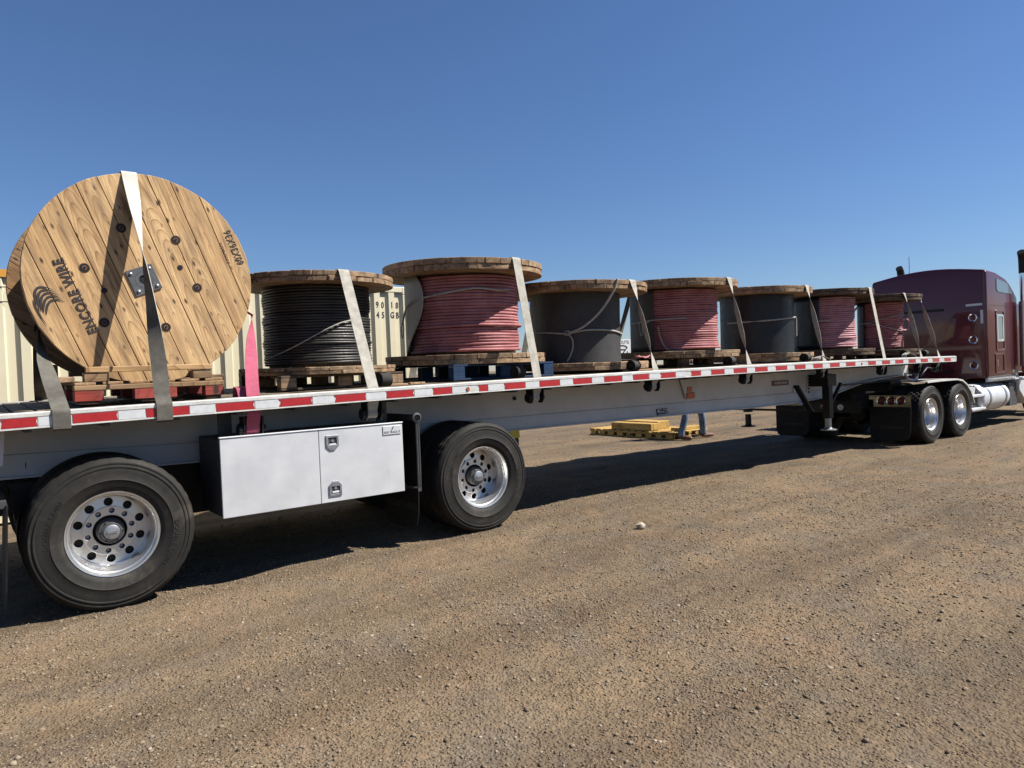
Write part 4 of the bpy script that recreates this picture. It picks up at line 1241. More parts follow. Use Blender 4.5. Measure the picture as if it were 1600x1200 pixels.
small_pallet(c7, 0.50, 0.50, dk(12.17), 1.530, 'low dark pallet under the pale pink cable reel', M['wood_dark'], M['wood_dark'])
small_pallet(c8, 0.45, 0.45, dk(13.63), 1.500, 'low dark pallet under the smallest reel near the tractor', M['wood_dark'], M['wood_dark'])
# loose offcuts lying on the deck
for i, (x_, y_, L, lab) in enumerate(((2.95, 0.28, 0.22, 'small pale wood offcut on the deck below the black cable reel'), (3.22, 0.33, 0.16, 'short wood scrap on the deck edge between black and red reels'), (6.0, 0.25, 0.5, 'thin lath lying on the deck in front of the grey wrapped reel'))):
    tag(plank_x(x_, x_ + L, y_, y_ + 0.06, dk(x_) + 0.004, dk(x_) + 0.026, M['wood_pallet'], None, 'wood_offcut'), lab, 'wood offcut')
gp = G().box(6.95, 7.05, 1.75, 1.85, dk(7) + 0.002, dk(7) + 0.10)

g = G()
vs, fs = [], []
for i in range(7):
    for j in range(7):
        u_, v_ = i / 6 - 0.5, j / 6 - 0.5
        vs.append((6.83 + 0.20 * u_, 0.72 + 0.16 * v_, 1.585 + 0.05 * noise.noise(Vector((u_ * 4, v_ * 4, 7))) + 0.02))
for i in range(6):
    for j in range(6):
        o_ = i * 7 + j
        fs.append((o_, o_ + 1, o_ + 8, o_ + 7))
rag = g.add(vs, fs).build('red_rag', M['cable_red'], None, True)
rag.modifiers.new('thickness', 'SOLIDIFY').thickness = 0.004
tag(rag, 'crumpled red rag lying on the lower flange of the grey wrapped reel', 'rag')

# ------------------------------------------------------------------ straps
def strap(label, cpts, mat, hw=0.05, twist=None, grp='tie-down straps over the load', mat2=None):
    """cpts: list of (point, width direction) control points along the strap"""
    P_, W2 = [], []
    for i in range(len(cpts) - 1):
        (a, wa), (b, wb) = cpts[i], cpts[i + 1]
        a, b = Vector(a), Vector(b); wa, wb = Vector(wa).normalized(), Vector(wb).normalized()
        n = max(2, int((b - a).length / 0.015))
        for j in range(n):
            t = j / n
            P_.append(a.lerp(b, t))
            w = wa.lerp(wb, t)
            if w.length < 0.02:
                w = Vector((0, 0, 1))
            W2.append(w.normalized() * hw)
    P_.append(Vector(cpts[-1][0])); W2.append(Vector(cpts[-1][1]).normalized() * hw)
    o = G().ribbon(P_, W2, 0.004).build('cargo_strap', mat, None, 60)
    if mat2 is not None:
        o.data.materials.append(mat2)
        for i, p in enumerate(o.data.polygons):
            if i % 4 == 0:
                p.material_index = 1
    return tag(o, label, 'strap', grp)
EX = Vector((1, 0, 0))
def over_reel(label, c, rf, zt_, top, wx, mat, twist=False, tail=True, hw=0.05):
    wi = min(range(len(WX)), key=lambda i: abs(WX[i] - wx))
    zw = WZ[wi]
    tz = zt_ + 0.006
    zr = ZT + dz(wx)
    far = (top[0] + 0.02, 2 * c[1] - top[1])
    d0 = Vector((top[0], top[1], tz))
    pts = [((wx, 0.115 - 0.036 * math.cos(a_), zw + 0.036 * math.sin(a_)), EX) for a_ in [math.radians(q_) for q_ in range(-300, 1, 30)]] + [((wx, 0.082, zw + 0.03), EX), ((wx, 0.045, ZB + dz(wx)), EX), ((wx, 0.043, zr + 0.005), EX)]
    tv = Vector((d0.x - wx, d0.y - 0.04, d0.z - zr))
    side = tv.normalized()
    if twist:
        m1 = Vector((wx, 0.043, zr + 0.005)).lerp(d0, 0.35); m2 = Vector((wx, 0.043, zr + 0.005)).lerp(d0, 0.60)
        wdir = Vector((0.35, 0.94, 0)).normalized()
        pts += [(m1, wdir), (m2, wdir)]
    n_in = Vector((c[0] - top[0], c[1] - top[1], 0)).normalized() * 0.03
    pts += [(d0 + Vector((0, -0.006, -0.012)), EX), (d0 + Vector((0, 0.015, 0.002)), EX), ((far[0], far[1], tz + 0.002), EX), ((far[0], far[1] + 0.01, tz - 0.02), EX), ((wx, 2.55, zr), EX), ((wx, 2.555, zr - 0.12), EX)]
    return strap(label, pts, mat, hw)
over_reel('pale strap slanting across the reel of thick black cable', c2, 0.747, 2.47, (2.706, 0.549), 2.70, M['webbing'])
over_reel('pale strap slanting across the right side of the tallest red cable reel', c3, 0.90, 2.675, (4.552, 0.397), 4.50, M['webbing'])
over_reel('twisted pale strap over the dark grey wrapped reel with cord', c4, 0.92, 2.523, (6.281, 0.38), 6.27, M['webbing'], True)
over_reel('narrow looking strap over the red reel with half grey cover', c5, 0.895, 2.644, (8.214, 0.402), 8.11, M['webbing'], True)
over_reel('twisted strap over the smooth black wrapped reel', c6, 0.854, 2.626, (10.242, 0.442), 10.0, M['webbing'], True)
over_reel('straight pale strap across the pale pink cable reel', c7, 0.795, 2.662, (12.17, 0.405), 11.88, M['webbing'])
over_reel('first of two straps over the smallest reel, on its pink reel side', c8, 0.68, 2.595, (13.276, 0.32), 13.26, M['webbing'], True)
over_reel('last strap before the tractor, over the smallest reel', c8, 0.68, 2.595, (14.03, 0.39), 14.0, M['webbing'], True)
# strap over the top of the big reel, twisted in front of its centre
ztop = CZ + RB + 0.004
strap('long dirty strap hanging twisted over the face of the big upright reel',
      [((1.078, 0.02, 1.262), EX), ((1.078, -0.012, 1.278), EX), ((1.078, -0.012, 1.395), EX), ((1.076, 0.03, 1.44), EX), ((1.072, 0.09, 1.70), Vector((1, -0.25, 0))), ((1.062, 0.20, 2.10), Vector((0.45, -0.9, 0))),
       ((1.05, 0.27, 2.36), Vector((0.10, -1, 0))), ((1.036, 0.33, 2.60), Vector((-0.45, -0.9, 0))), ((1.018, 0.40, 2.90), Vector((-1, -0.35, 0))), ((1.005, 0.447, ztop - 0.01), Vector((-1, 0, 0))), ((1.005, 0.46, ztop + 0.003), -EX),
       ((0.995, 1.42, ztop + 0.003), -EX), ((0.995, 1.435, ztop - 0.02), -EX), ((1.02, 2.55, 1.40), -EX), ((1.02, 2.56, 1.28), -EX)], M['webbing_sunlit'], 0.051, mat2=M['webbing_dark'])
strap('dirty grey strap at the rear end passing behind the big reel to the far rail',
      [((0.47, 0.02, 1.255), EX), ((0.47, -0.012, 1.268), EX), ((0.47, -0.012, 1.385), EX), ((0.465, 0.01, 1.40), EX), ((0.445, 0.22, 1.55), Vector((1, 0.1, 0.1))), ((0.42, 0.46, 1.72), Vector((0.8, 0.6, 0))), ((0.415, 0.66, 1.90), Vector((0.2, 1, 0))),
       ((0.445, 0.88, 2.10), Vector((0, 1, 0.3))), ((0.44, 1.10, 2.12), Vector((0, 1, 0))), ((0.44, 1.30, 2.0), Vector((0.2, 1, 0))), ((0.47, 1.62, 1.85), Vector((0.7, 0.7, 0))), ((0.535, 2.54, 1.40), EX), ((0.535, 2.56, 1.28), EX)], M['webbing_dark'], 0.05)
strap('faded pink strap between the big reel and the black cable reel',
      [((1.705, 0.115 - 0.036 * math.cos(a_), 1.15 + 0.036 * math.sin(a_)), EX) for a_ in [math.radians(q_) for q_ in range(-300, 1, 30)]] + [((1.705, 0.08, 1.18), EX), ((1.705, 0.045, 1.28), EX), ((1.705, 0.043, 1.40), EX), ((1.715, 0.09, 1.49), EX), ((1.765, 0.25, 1.68), Vector((1, 0.1, 0))), ((1.815, 0.39, 1.85), Vector((0.85, 0.5, 0))), ((1.87, 0.53, 1.99), Vector((0.45, 0.9, 0))), ((1.90, 0.60, 2.06), Vector((0.15, 1, 0))), ((1.80, 0.80, 2.18), Vector((0.2, 1, 0))),
       ((1.73, 1.0, 2.20), Vector((0, 1, 0))), ((1.75, 1.35, 2.10), Vector((0.2, 1, 0))), ((1.80, 1.65, 1.90), Vector((0.7, 0.7, 0))), ((1.72, 2.55, 1.40), EX), ((1.72, 2.56, 1.28), EX)], M['webbing_pink'], 0.05)
pk = strap('loose folded end of pink strap lying beside the pink strap', [((1.66, 0.10, 1.395), EX), ((1.655, 0.14, 1.47), EX), ((1.65, 0.20, 1.48), EX), ((1.66, 0.26, 1.40), EX)], M['webbing_pink'], 0.045, grp=None)
if 'group' in pk: del pk['group']
# spare rolled straps on the deck by the winches
ROLL = [(2.90, 'between the black cable reel and its strap'), (4.40, 'under the strap of the tallest red reel'), (6.10, 'beside the strap of the grey wrapped reel'), (7.95, 'by the half covered red reel'),
        (9.80, 'beside the strap of the black wrapped reel'), (13.05, 'by the first strap of the smallest reel'), (13.80, 'nearest the nose of the trailer')]
for i, (x_, where) in enumerate(ROLL):
    g = G()
    P_, W2 = [], []
    for j in range(60):
        a = j * 0.42
        r_ = 0.018 + 0.0019 * a
        P_.append((x_, 0.23 + r_ * math.cos(a) * 1.25, dk(x_) + 0.072 + r_ * math.sin(a)))
        W2.append((0.048, 0, 0.0))
    g.ribbon(P_, W2, 0.005)
    g.cyl((x_ - 0.05, 0.23, dk(x_) + 0.072), (x_ + 0.05, 0.23, dk(x_) + 0.072), 0.016, n=10)
    tag(g.build('rolled_strap', M['webbing_black'], None, 50), 'spare black strap rolled up on the deck ' + where, 'strap', 'rolled spare straps on the deck')
for i, (x_, where) in enumerate(((10.18, 'the black wrapped reel'), (13.05, 'the two last straps'))):
    strap('loose curled white strap end on the deck by ' + where, [((x_ + 0.02, 0.08, dk(x_) + 0.01), (0.2, 1, 0)), ((x_ - 0.08, 0.09, dk(x_) + 0.06), (0.2, 1, 0)), ((x_ - 0.2, 0.1, dk(x_) + 0.09), (0.2, 1, 0)), ((x_ - 0.32, 0.1, dk(x_) + 0.06), (0.2, 1, 0)), ((x_ - 0.36, 0.1, dk(x_) + 0.01), (0.2, 1, 0))], M['webbing'], 0.045, grp='loose strap ends on the deck')

# ------------------------------------------------------------------ shipping container behind
cont = thing('shipping_container', (2.5, 5.72, 0), 'cream corrugated shipping container with black numbers behind the trailer', 'shipping container')
cx0, cx1, cy0, cy1, ch = -0.50, 5.60, 4.50, 6.94, 2.90
G().box(cx0 + 0.10, cx1 - 0.10, cy0, cy0 + 0.09, ch - 0.085, ch).build('top_rail', M['cream'], cont, None, 0.006)
G().box(cx0 + 0.10, cx1 - 0.10, cy1 - 0.09, cy1, ch - 0.085, ch).build('top_rail', M['cream'], cont, None, 0.006)
G().box(cx0 + 0.10, cx1 - 0.10, cy0, cy0 + 0.09, 0.02, 0.17).build('bottom_rail', M['cream'], cont, None, 0.006)
G().box(cx0 + 0.10, cx1 - 0.10, cy1 - 0.09, cy1, 0.02, 0.17).build('bottom_rail', M['cream'], cont, None, 0.006)
for xx in (cx0, cx1 - 0.10):
    for yy in (cy0, cy1 - 0.10):
        G().box(xx, xx + 0.10, yy, yy + 0.10, 0.13, ch - 0.12).build('corner_post', M['cream'], cont, None, 0.008)
        for zz in (0.0, ch - 0.118):
            G().box(xx - 0.004, xx + 0.104 + 0.06, yy - 0.004, yy + 0.104, zz, zz + 0.118).build('corner_casting', M['cream'], cont, None, 0.01)
pitch = 0.25
CORR0 = 5.255
def corr(y, sgn):
    vs, fs = [], []
    xs_ = [cx0 + 0.10]
    ys_ = [0.0]
    x_ = CORR0 - pitch * 25
    while x_ < cx0 + 0.12:
        x_ += pitch
    while x_ < cx1 - 0.30:
        for dx_, dd in ((0, 0), (0.098, 0), (0.118, 1), (0.200, 1), (0.25, 0)):
            xs_.append(x_ + dx_); ys_.append(dd * 0.038)
        x_ += pitch
    xs_.append(cx1 - 0.10); ys_.append(0.0)
    for a, b in zip(xs_, ys_):
        vs += [(a, y + sgn * (0.006 + b), 0.17), (a, y + sgn * (0.006 + b), ch - 0.085), (a, y + sgn * (0.012 + b), 0.17), (a, y + sgn * (0.012 + b), ch - 0.085)]
    for i in range(len(xs_) - 1):
        o, q = i * 4, i * 4 + 4
        fs += [(o, q, q + 1, o + 1), (o + 2, o + 3, q + 3, q + 2)]
    return G().add(vs, fs).build('corrugated_panel', M['cream'], cont)
corr(cy0, 1); corr(cy1, -1)
G().box(cx0 + 0.05, cx1 - 0.05, cy0 + 0.09, cy1 - 0.09, ch - 0.03, ch - 0.012).build('roof_panel', M['cream'], cont)
for xx in (cx0 + 0.03, cx1 - 0.05):
    G().box(xx, xx + 0.02, cy0 + 0.10, cy1 - 0.10, 0.10, ch - 0.03).build('end_panel', M['cream'], cont)
G().box(cx0 + 0.10, 0.43, cy0 - 0.004, cy0 + 0.05, ch - 0.08, ch + 0.006).build('height_marking', M['orange'], cont)
def cchar(s, x_, z_, rec):
    text_on(G(), s, 0.135, (x_, cy0 + 0.006 + rec * 0.038 - 0.003, z_), (1, 0, 0), (0, 0, 1), 0.0012, 0.002, 0.72).build('container_lettering', M['ink'], cont)
for s_, x_, rec in (('9', 5.056, 0), ('0', 5.164, 1), ('1', 5.306, 0), ('8', 5.414, 1)):
    cchar(s_, x_, 2.61, rec)
for s_, x_, rec in (('4', 5.058, 0), ('5', 5.166, 1), ('G', 5.308, 0), ('B', 5.416, 1)):
    cchar(s_, x_, 2.453, rec)
vs, fs = plate_geo([[(-0.07, -0.09), (0.07, -0.09), (0.07, 0.09), (-0.07, 0.09)], [(-0.058, -0.078), (0.058, -0.078), (0.058, 0.078), (-0.058, 0.078)]], 0.001)
G().add([(0.345 + v.x, cy0 + 0.002 - v.z, 2.62 + v.y) for v in vs], fs).build('marking_frame', M['ink'], cont)
text_on(G(), '1', 0.07, (0.33, cy0 + 0.002, 2.62), (1, 0, 0), (0, 0, 1), 0.001, 0, 0.8)

# ------------------------------------------------------------------ yellow pallets on the ground behind
yp = thing('yellow_pallet', (12.2, 5.5, gz(12)), 'wide yellow painted wooden pallet lying on the dirt beneath the trailer view', 'pallet')
zg = gz(12)
for xx in (11.70, 12.25, 12.80):
    plank_y(xx - 0.05, xx + 0.05, 4.32, 6.80, zg + 0.005, zg + 0.024, M['wood_yellow'], yp)
    for j in range(9):
        yy = 4.33 + j * 0.283
        plank_y(xx - 0.045, xx + 0.045, yy, yy + 0.17, zg + 0.025, zg + 0.095, M['wood_yellow'], yp, 'pallet_block')
    plank_y(xx - 0.05, xx + 0.05, 4.32, 6.80, zg + 0.096, zg + 0.132, M['wood_yellow'], yp)
for j in range(12):
    yy = 4.32 + j * 0.212
    plank_x(11.66, 12.86, yy, yy + 0.145, zg + 0.133, zg + 0.153, M['wood_yellow'], yp)
def timber(x0, x1, y0, y1, z0, z1, lab):
    return tag(plank_y(x0, x1, y0, y1, z0, z1, M['wood_yellow'], None, 'timber_beam', 0.008), lab, 'timber')
timber(11.72, 11.98, 4.95, 6.15, zg + 0.155, zg + 0.31, 'thick yellow timber lying on the front edge of the yellow pallet')
timber(12.05, 12.45, 5.05, 6.25, zg + 0.155, zg + 0.33, 'broad yellow timber behind the front one on the pallet')
tag(plank_x(12.02, 12.84, 4.42, 4.66, zg + 0.155, zg + 0.22, M['wood_yellow'], None, 'timber_beam', 0.008), 'flat yellow board lying on the pallet behind the legs of the person', 'timber')
# ------------------------------------------------------------------ person standing behind the trailer
def skin_mesh(name, verts, edges, radii, mat, parent, root=0, sub=2):
    me = bpy.data.meshes.new(name)
    me.from_pydata(verts, edges, [])
    o = bpy.data.objects.new(name, me)
    COL.objects.link(o)
    m = o.modifiers.new('skin', 'SKIN'); m.use_smooth_shade = True
    sv = me.skin_vertices[0].data if me.skin_vertices else None
    if sv is None:
        bpy.context.view_layer.objects.active = o
        sv = me.skin_vertices[0].data
    for i, r in enumerate(radii):
        sv[i].radius = (r, r) if not hasattr(r, '__len__') else r
        sv[i].use_root = (i == root)
    s = o.modifiers.new('sub', 'SUBSURF'); s.levels = sub; s.render_levels = sub
    dg = bpy.context.evaluated_depsgraph_get(); dg.update()
    me2 = bpy.data.meshes.new_from_object(o.evaluated_get(dg))
    o.modifiers.clear()
    o.data = me2
    me2.name = name
    me2.materials.clear(); me2.materials.append(mat)
    me2.polygons.foreach_set('use_smooth', [True] * len(me2.polygons))
    if parent is not None:
        o.parent = parent
        o.location = -WL[parent.name]
    return o
pz = gz(12)
fL, fR = Vector((11.80, 4.20, pz)), Vector((12.43, 4.12, pz))
pelv = Vector((12.13, 4.22, pz + 0.93))
kL, kR = Vector((11.88, 4.13, pz + 0.50)), Vector((12.34, 4.07, pz + 0.50))
hL, hR = pelv + Vector((-0.10, 0, -0.04)), pelv + Vector((0.10, 0, -0.04))
chest = pelv + Vector((0.0, -0.03, 0.42)); neck = pelv + Vector((0.0, -0.05, 0.57)); head = pelv + Vector((0, -0.07, 0.68)); crown_ = pelv + Vector((0, -0.08, 0.80))
sL, sR = chest + Vector((-0.19, 0, 0.06)), chest + Vector((0.19, 0, 0.06))
eL, eR = sL + Vector((-0.07, -0.02, -0.28)), sR + Vector((0.07, -0.03, -0.28))
wL, wR = eL + Vector((0.02, -0.12, -0.22)), eR + Vector((-0.02, -0.14, -0.20))
aL, aR = fL + Vector((0, 0, 0.10)), fR + Vector((0, 0, 0.10))
V_ = [pelv, pelv + Vector((0, -0.01, 0.2)), chest, neck, head, crown_, sL, eL, wL, sR, eR, wR, hL, kL, aL, hR, kR, aR]
E_ = [(0, 1), (1, 2), (2, 3), (3, 4), (4, 5), (2, 6), (6, 7), (7, 8), (2, 9), (9, 10), (10, 11), (0, 12), (12, 13), (13, 14), (0, 15), (15, 16), (16, 17)]
Rr = [(0.15, 0.11), (0.14, 0.10), (0.16, 0.11), 0.055, 0.095, 0.085, 0.065, 0.045, 0.034, 0.065, 0.045, 0.034, 0.085, 0.058, 0.042, 0.085, 0.058, 0.042]
person = skin_mesh('person', V_, E_, Rr, M['skin'], None)
tag(person, 'person in blue jeans and brown boots standing behind the trailer', 'person')
WL[person.name] = Vector((0, 0, 0))
jn = skin_mesh('jeans', [pelv + Vector((0, 0, 0.10)), pelv, hL, kL, aL + Vector((0, 0, 0.02)), fL + Vector((0, 0, 0.055)), hR, kR, aR + Vector((0, 0, 0.02)), fR + Vector((0, 0, 0.055))], [(0, 1), (1, 2), (2, 3), (3, 4), (4, 5), (1, 6), (6, 7), (7, 8), (8, 9)],
               [(0.165, 0.12), (0.175, 0.13), 0.105, 0.078, 0.074, 0.08, 0.105, 0.078, 0.074, 0.08], M['denim'], person)
skin_mesh('shirt', [pelv + Vector((0, 0, 0.06)), pelv + Vector((0, -0.01, 0.24)), chest, chest + Vector((0, -0.01, 0.10)), sL, eL, eL.lerp(wL, 0.3), sR, eR, eR.lerp(wR, 0.3)], [(0, 1), (1, 2), (2, 3), (2, 4), (4, 5), (5, 6), (2, 7), (7, 8), (8, 9)],
          [(0.175, 0.13), (0.165, 0.12), (0.18, 0.13), 0.08, 0.082, 0.062, 0.056, 0.082, 0.062, 0.056], M['shirt'], person)
skin_mesh('hair', [head + Vector((0, 0.03, 0.03)), crown_ + Vector((0, 0.02, 0.005))], [(0, 1)], [0.10, 0.088], M['hair'], person)
for f, dvec in ((fL, Vector((0.06, -0.24, 0))), (fR, Vector((0.27, -0.06, 0)))):
    skin_mesh('boot', [f + Vector((0, 0, 0.13)), f + Vector((0, 0, 0.05)) - dvec * 0.2, f + dvec * 0.5 + Vector((0, 0, 0.045)), f + dvec + Vector((0, 0, 0.035))], [(0, 1), (1, 2), (2, 3)], [0.062, (0.062, 0.058), (0.058, 0.052), (0.05, 0.038)], M['leather'], person)
    hd = None
for w_, e_ in ((wL, eL), (wR, eR)):
    d = (w_ - e_).normalized()
    s = d.cross(Vector((0, 0, 1))).normalized()
    vs_ = [w_, w_ + d * 0.05]; ed = [(0, 1)]; rd = [0.028, (0.036, 0.018)]
    for i, (o_, L) in enumerate(((-0.03, 0.065), (-0.01, 0.075), (0.01, 0.07), (0.03, 0.055))):
        b = len(vs_)
        vs_ += [w_ + d * 0.09 + s * o_, w_ + d * (0.09 + L * 0.55) + s * o_ + Vector((0, 0, -0.012)), w_ + d * (0.09 + L * 0.9) + s * o_ + Vector((0, 0, -0.04))]
        ed += [(1, b), (b, b + 1), (b + 1, b + 2)]; rd += [0.011, 0.009, 0.008]
    b = len(vs_)
    vs_ += [w_ + d * 0.05 + s * -0.045, w_ + d * 0.085 + s * -0.06]
    ed += [(1, b), (b, b + 1)]; rd += [0.012, 0.009]
    skin_mesh('hand', vs_, ed, rd, M['skin'], person, 0, 1)

# ------------------------------------------------------------------ far sign with lettering, seen between two reels
sg = thing('yard_sign', (18.4, 12.0, gz(18)), 'white board with black route lettering far behind, between two reels', 'sign')
G().box(17.6, 19.4, 12.0, 12.05, 1.55, 2.45).build('sign_board', M['whitetape'], sg, None, 0.005)
for xx in (17.8, 19.2):
    G().box(xx - 0.05, xx + 0.05, 12.06, 12.16, gz(18) - 0.1, 2.4).build('sign_post', M['darkgrey'], sg)
sl = text_on(G(), 'ROUTE', 0.16, (18.42, 11.998, 2.335), (1, 0, 0), (0, 0, 1), 0.002, 0.002, 1.1)
for j, (a, b) in enumerate((((17.75, 2.23), (18.45, 2.22)), ((18.45, 2.22), (18.62, 2.16)), ((18.62, 2.16), (18.30, 1.88)), ((18.2, 2.08), (18.5, 2.08)), ((18.30, 1.88), (17.9, 1.80)), ((18.62, 2.02), (18.58, 1.82)))):
    sl.bar((a[0], 11.995, a[1]), (b[0], 11.995, b[1]), 0.004, 0.045, (0, 1, 0)) if False else sl.bar((a[0], 11.995, a[1]), (b[0], 11.995, b[1]), 0.045, 0.006, (0, 1, 0))
sl.build('sign_lettering', M['ink'], sg)

# ------------------------------------------------------------------ the tractor
tg = -0.095
trac = thing('semi_tractor', (16.5, 1.295, tg), 'burgundy sleeper cab semi tractor coupled to the front of the flatbed', 'semi truck')
K = trac
YL, YR = 0.14, 2.45
def cab_section(x_, zt_near, crown, z0=0.95, ins=0.0, rc=0.075):
    pts = []
    y0, y1 = YL + ins, YR - ins
    pts.append((y0 + 0.03, z0)); pts.append((y0, z0 + 0.04))
    top = zt_near - ins
    for i in range(7):
        a = PI + (PI / 2) * i / 6
        pts.append((y0 + rc + rc * math.cos(a), top - rc - rc * math.sin(a)))
    n = 10
    for i in range(1, n):
        t = i / n
        pts.append((y0 + rc + (y1 - y0 - 2 * rc) * t, top + crown * math.sin(PI * t)))
    for i in range(7):
        a = PI / 2 - (PI / 2) * i / 6
        pts.append((y1 - rc + rc * math.cos(a), top - rc + rc * math.sin(a)))
    pts.append((y1, z0 + 0.04)); pts.append((y1 - 0.03, z0))
    return [(x_, y, z) for y, z in pts]
def loft(secs):
    g = G(); n = len(secs[0]); vs, fs = [], []
    for s in secs: vs += s
    for i in range(len(secs) - 1):
        for j in range(n):
            k2 = (j + 1) % n
            fs.append((i * n + j, (i + 1) * n + j, (i + 1) * n + k2, i * n + k2))
    fs.append(tuple(range(n))); fs.append(tuple(range((len(secs) - 1) * n, len(secs) * n)))
    return g.add(vs, fs)
RX = 16.62
sleeper = loft([cab_section(RX, 3.19, 0.12, 0.95, 0.035), cab_section(RX + 0.012, 3.195, 0.12, 0.95, 0.012), cab_section(RX + 0.03, 3.195, 0.12, 0.95, 0.003), cab_section(RX + 0.07, 3.195, 0.12), cab_section(17.2, 3.165, 0.12), cab_section(17.75, 3.06, 0.12),
                cab_section(17.95, 2.98, 0.13), cab_section(18.2, 2.82, 0.11), cab_section(18.36, 2.70, 0.10)]).build('sleeper_cab', M['burgundy'], K, 40)
loft([cab_section(18.40, 2.62, 0.09, 1.0, 0.06), cab_section(19.0, 2.60, 0.09, 1.0, 0.06), cab_section(19.6, 2.50, 0.08, 1.0, 0.08), cab_section(20.0, 1.95, 0.05, 1.0, 0.10)]).build('driver_cab', M['burgundy'], K, 40)
loft([cab_section(20.02, 1.92, 0.06, 0.75, 0.35), cab_section(21.2, 1.86, 0.08, 0.75, 0.42), cab_section(22.1, 1.76, 0.08, 0.75, 0.52)]).build('engine_hood', M['burgundy'], K, 40)
G().box(22.11, 22.2, 0.72, 1.87, 0.75, 1.74).build('grille', M['chrome'], K, None, 0.01)
G().box(22.12, 22.35, 0.12, 2.47, 0.30, 0.68).build('bumper', M['chrome'], K, None, 0.03)
# side panel seam, windows, hatch door
G().box(16.74, 18.35, YL - 0.0015, YL + 0.01, 2.448, 2.456).build('panel_seam', M['blackmetal'], sleeper)
def rrect(x0, x1, z0, z1, r, n=5):
    out = []
    for cx_, cz_, a0 in ((x1 - r, z1 - r, 0), (x0 + r, z1 - r, PI / 2), (x0 + r, z0 + r, PI), (x1 - r, z0 + r, 1.5 * PI)):
        for i in range(n + 1):
            a = a0 + PI / 2 * i / n
            out.append((cx_ + r * math.cos(a), cz_ + r * math.sin(a)))
    return out
def side_frame(loops, ext, bev, mat, name, par, y=None):
    vs, fs = plate_geo(loops, ext, bev, 2)
    yy = YL - 0.004 if y is None else y
    return G().add([(v.x, yy - v.z, v.y) for v in vs], fs).build(name, mat, par, 40)
uw = [(17.18, 3.02), (17.70, 2.96), (17.86, 2.92), (18.08, 2.74), (18.05, 2.72), (17.24, 2.75), (17.17, 2.80)]
side_frame([uw], 0.004, 0.002, M['glass'], 'upper_window', sleeper)
side_frame([rrect(17.10, 17.57, 1.50, 2.36, 0.07), rrect(17.13, 17.54, 1.53, 2.33, 0.05)], 0.006, 0.004, M['burgundy'], 'window_surround', sleeper)
side_frame([rrect(17.15, 17.52, 1.70, 2.27, 0.04), rrect(17.19, 17.48, 1.74, 2.23, 0.03)], 0.006, 0.003, M['chrome'], 'window_frame', sleeper, YL - 0.006)
side_frame([rrect(17.19, 17.48, 1.74, 2.23, 0.03)], 0.002, 0.0, M['glass'], 'sleeper_window', sleeper, YL - 0.003)
side_frame([rrect(17.03, 17.53, 1.03, 1.45, 0.06), rrect(17.06, 17.50, 1.06, 1.42, 0.045)], 0.006, 0.004, M['burgundy'], 'hatch_surround', sleeper)
G().box(17.10, 17.13, YL - 0.02, YL + 0.004, 1.18, 1.32).build('hatch_handle', M['chrome'], sleeper, None, 0.004)
G().box(18.00, 18.20, YL - 0.004, YL + 0.004, 1.02, 1.075).build('side_badge', M['steel'], sleeper, None, 0.002)
skirt = G().box(RX - 0.08, 18.34, YL - 0.018, YL + 0.03, 0.87, 0.945).build('chrome_skirt', M['steel'], sleeper, None, 0.004)
for i in range(22):
    x_ = 16.75 + i * 0.072
    G().cyl((x_, YL - 0.022, 0.908), (x_, YL - 0.017, 0.908), 0.018, n=8).build('skirt_stud', M['chrome'], sleeper)
# black corner moulding and rear lamps
G().tube([(RX + 0.03, YL + 0.03, 0.96), (RX + 0.03, YL + 0.03, 1.8), (RX + 0.03, YL + 0.03, 2.4), (RX + 0.03, YL + 0.03, 3.12), (RX + 0.03, YL + 0.05, 3.165)], 0.036, 12).build('corner_trim', M['burgundy'], sleeper, True)
for z_ in (2.215, 1.753, 1.216):
    lm = G().lathe([(0.062, 0.004), (0.078, 0.012), (0.085, 0.006), (0.088, 0.0)], (RX, 0.40, z_), (-1, 0, 0), 28).build('round_lamp', M['chrome'], sleeper, 40)
    G().lathe([(0.064, 0.004), (0.03, 0.007), (0.0, 0.008)], (RX, 0.40, z_), (-1, 0, 0), 24).build('lamp_lens', M['redlens'], sleeper, 40)
G().box(RX - 0.004, RX + 0.01, 0.215, 0.52, 2.455, 2.50).build('reflector_strip', M['whitetape'], sleeper)
G().box(RX - 0.004, RX + 0.01, 0.205, 0.255, 2.08, 2.36).build('reflector_strip', M['whitetape'], sleeper)
G().box(RX - 0.03, RX + 0.01, 0.95, 1.75, 2.40, 2.45).build('dark_reflection_bar', M['blackmetal'], sleeper)  # black bar stands in for a dark reflection in the rear panel
G().tube([(17.3, 1.9, 3.25), (17.3, 1.9, 3.75)], 0.008, 6).build('antenna', M['steel'], K)
# exhaust stacks
for yy in (0.02, 2.57):
    st2 = G()
    st2.cyl((18.42, yy, 1.0), (18.42, yy, 3.22), 0.075, n=28)
    stk = st2.build('exhaust_stack', M['chrome'], K, 40)
    tip = [(18.42, yy, 3.18), (18.42, yy, 3.40), (18.41, yy, 3.50), (18.38, yy, 3.58), (18.32, yy, 3.64)]
    G().tube(tip, [0.082, 0.084, 0.084, 0.082, 0.078], 20).build('stack_tip', M['blackmetal'], stk, 40)
    g = G()
    g.cyl((18.42, yy, 1.15), (18.42, yy, 2.56), 0.10, n=28)
    sh = g.build('heat_shield', M['alloy'], stk, 40)
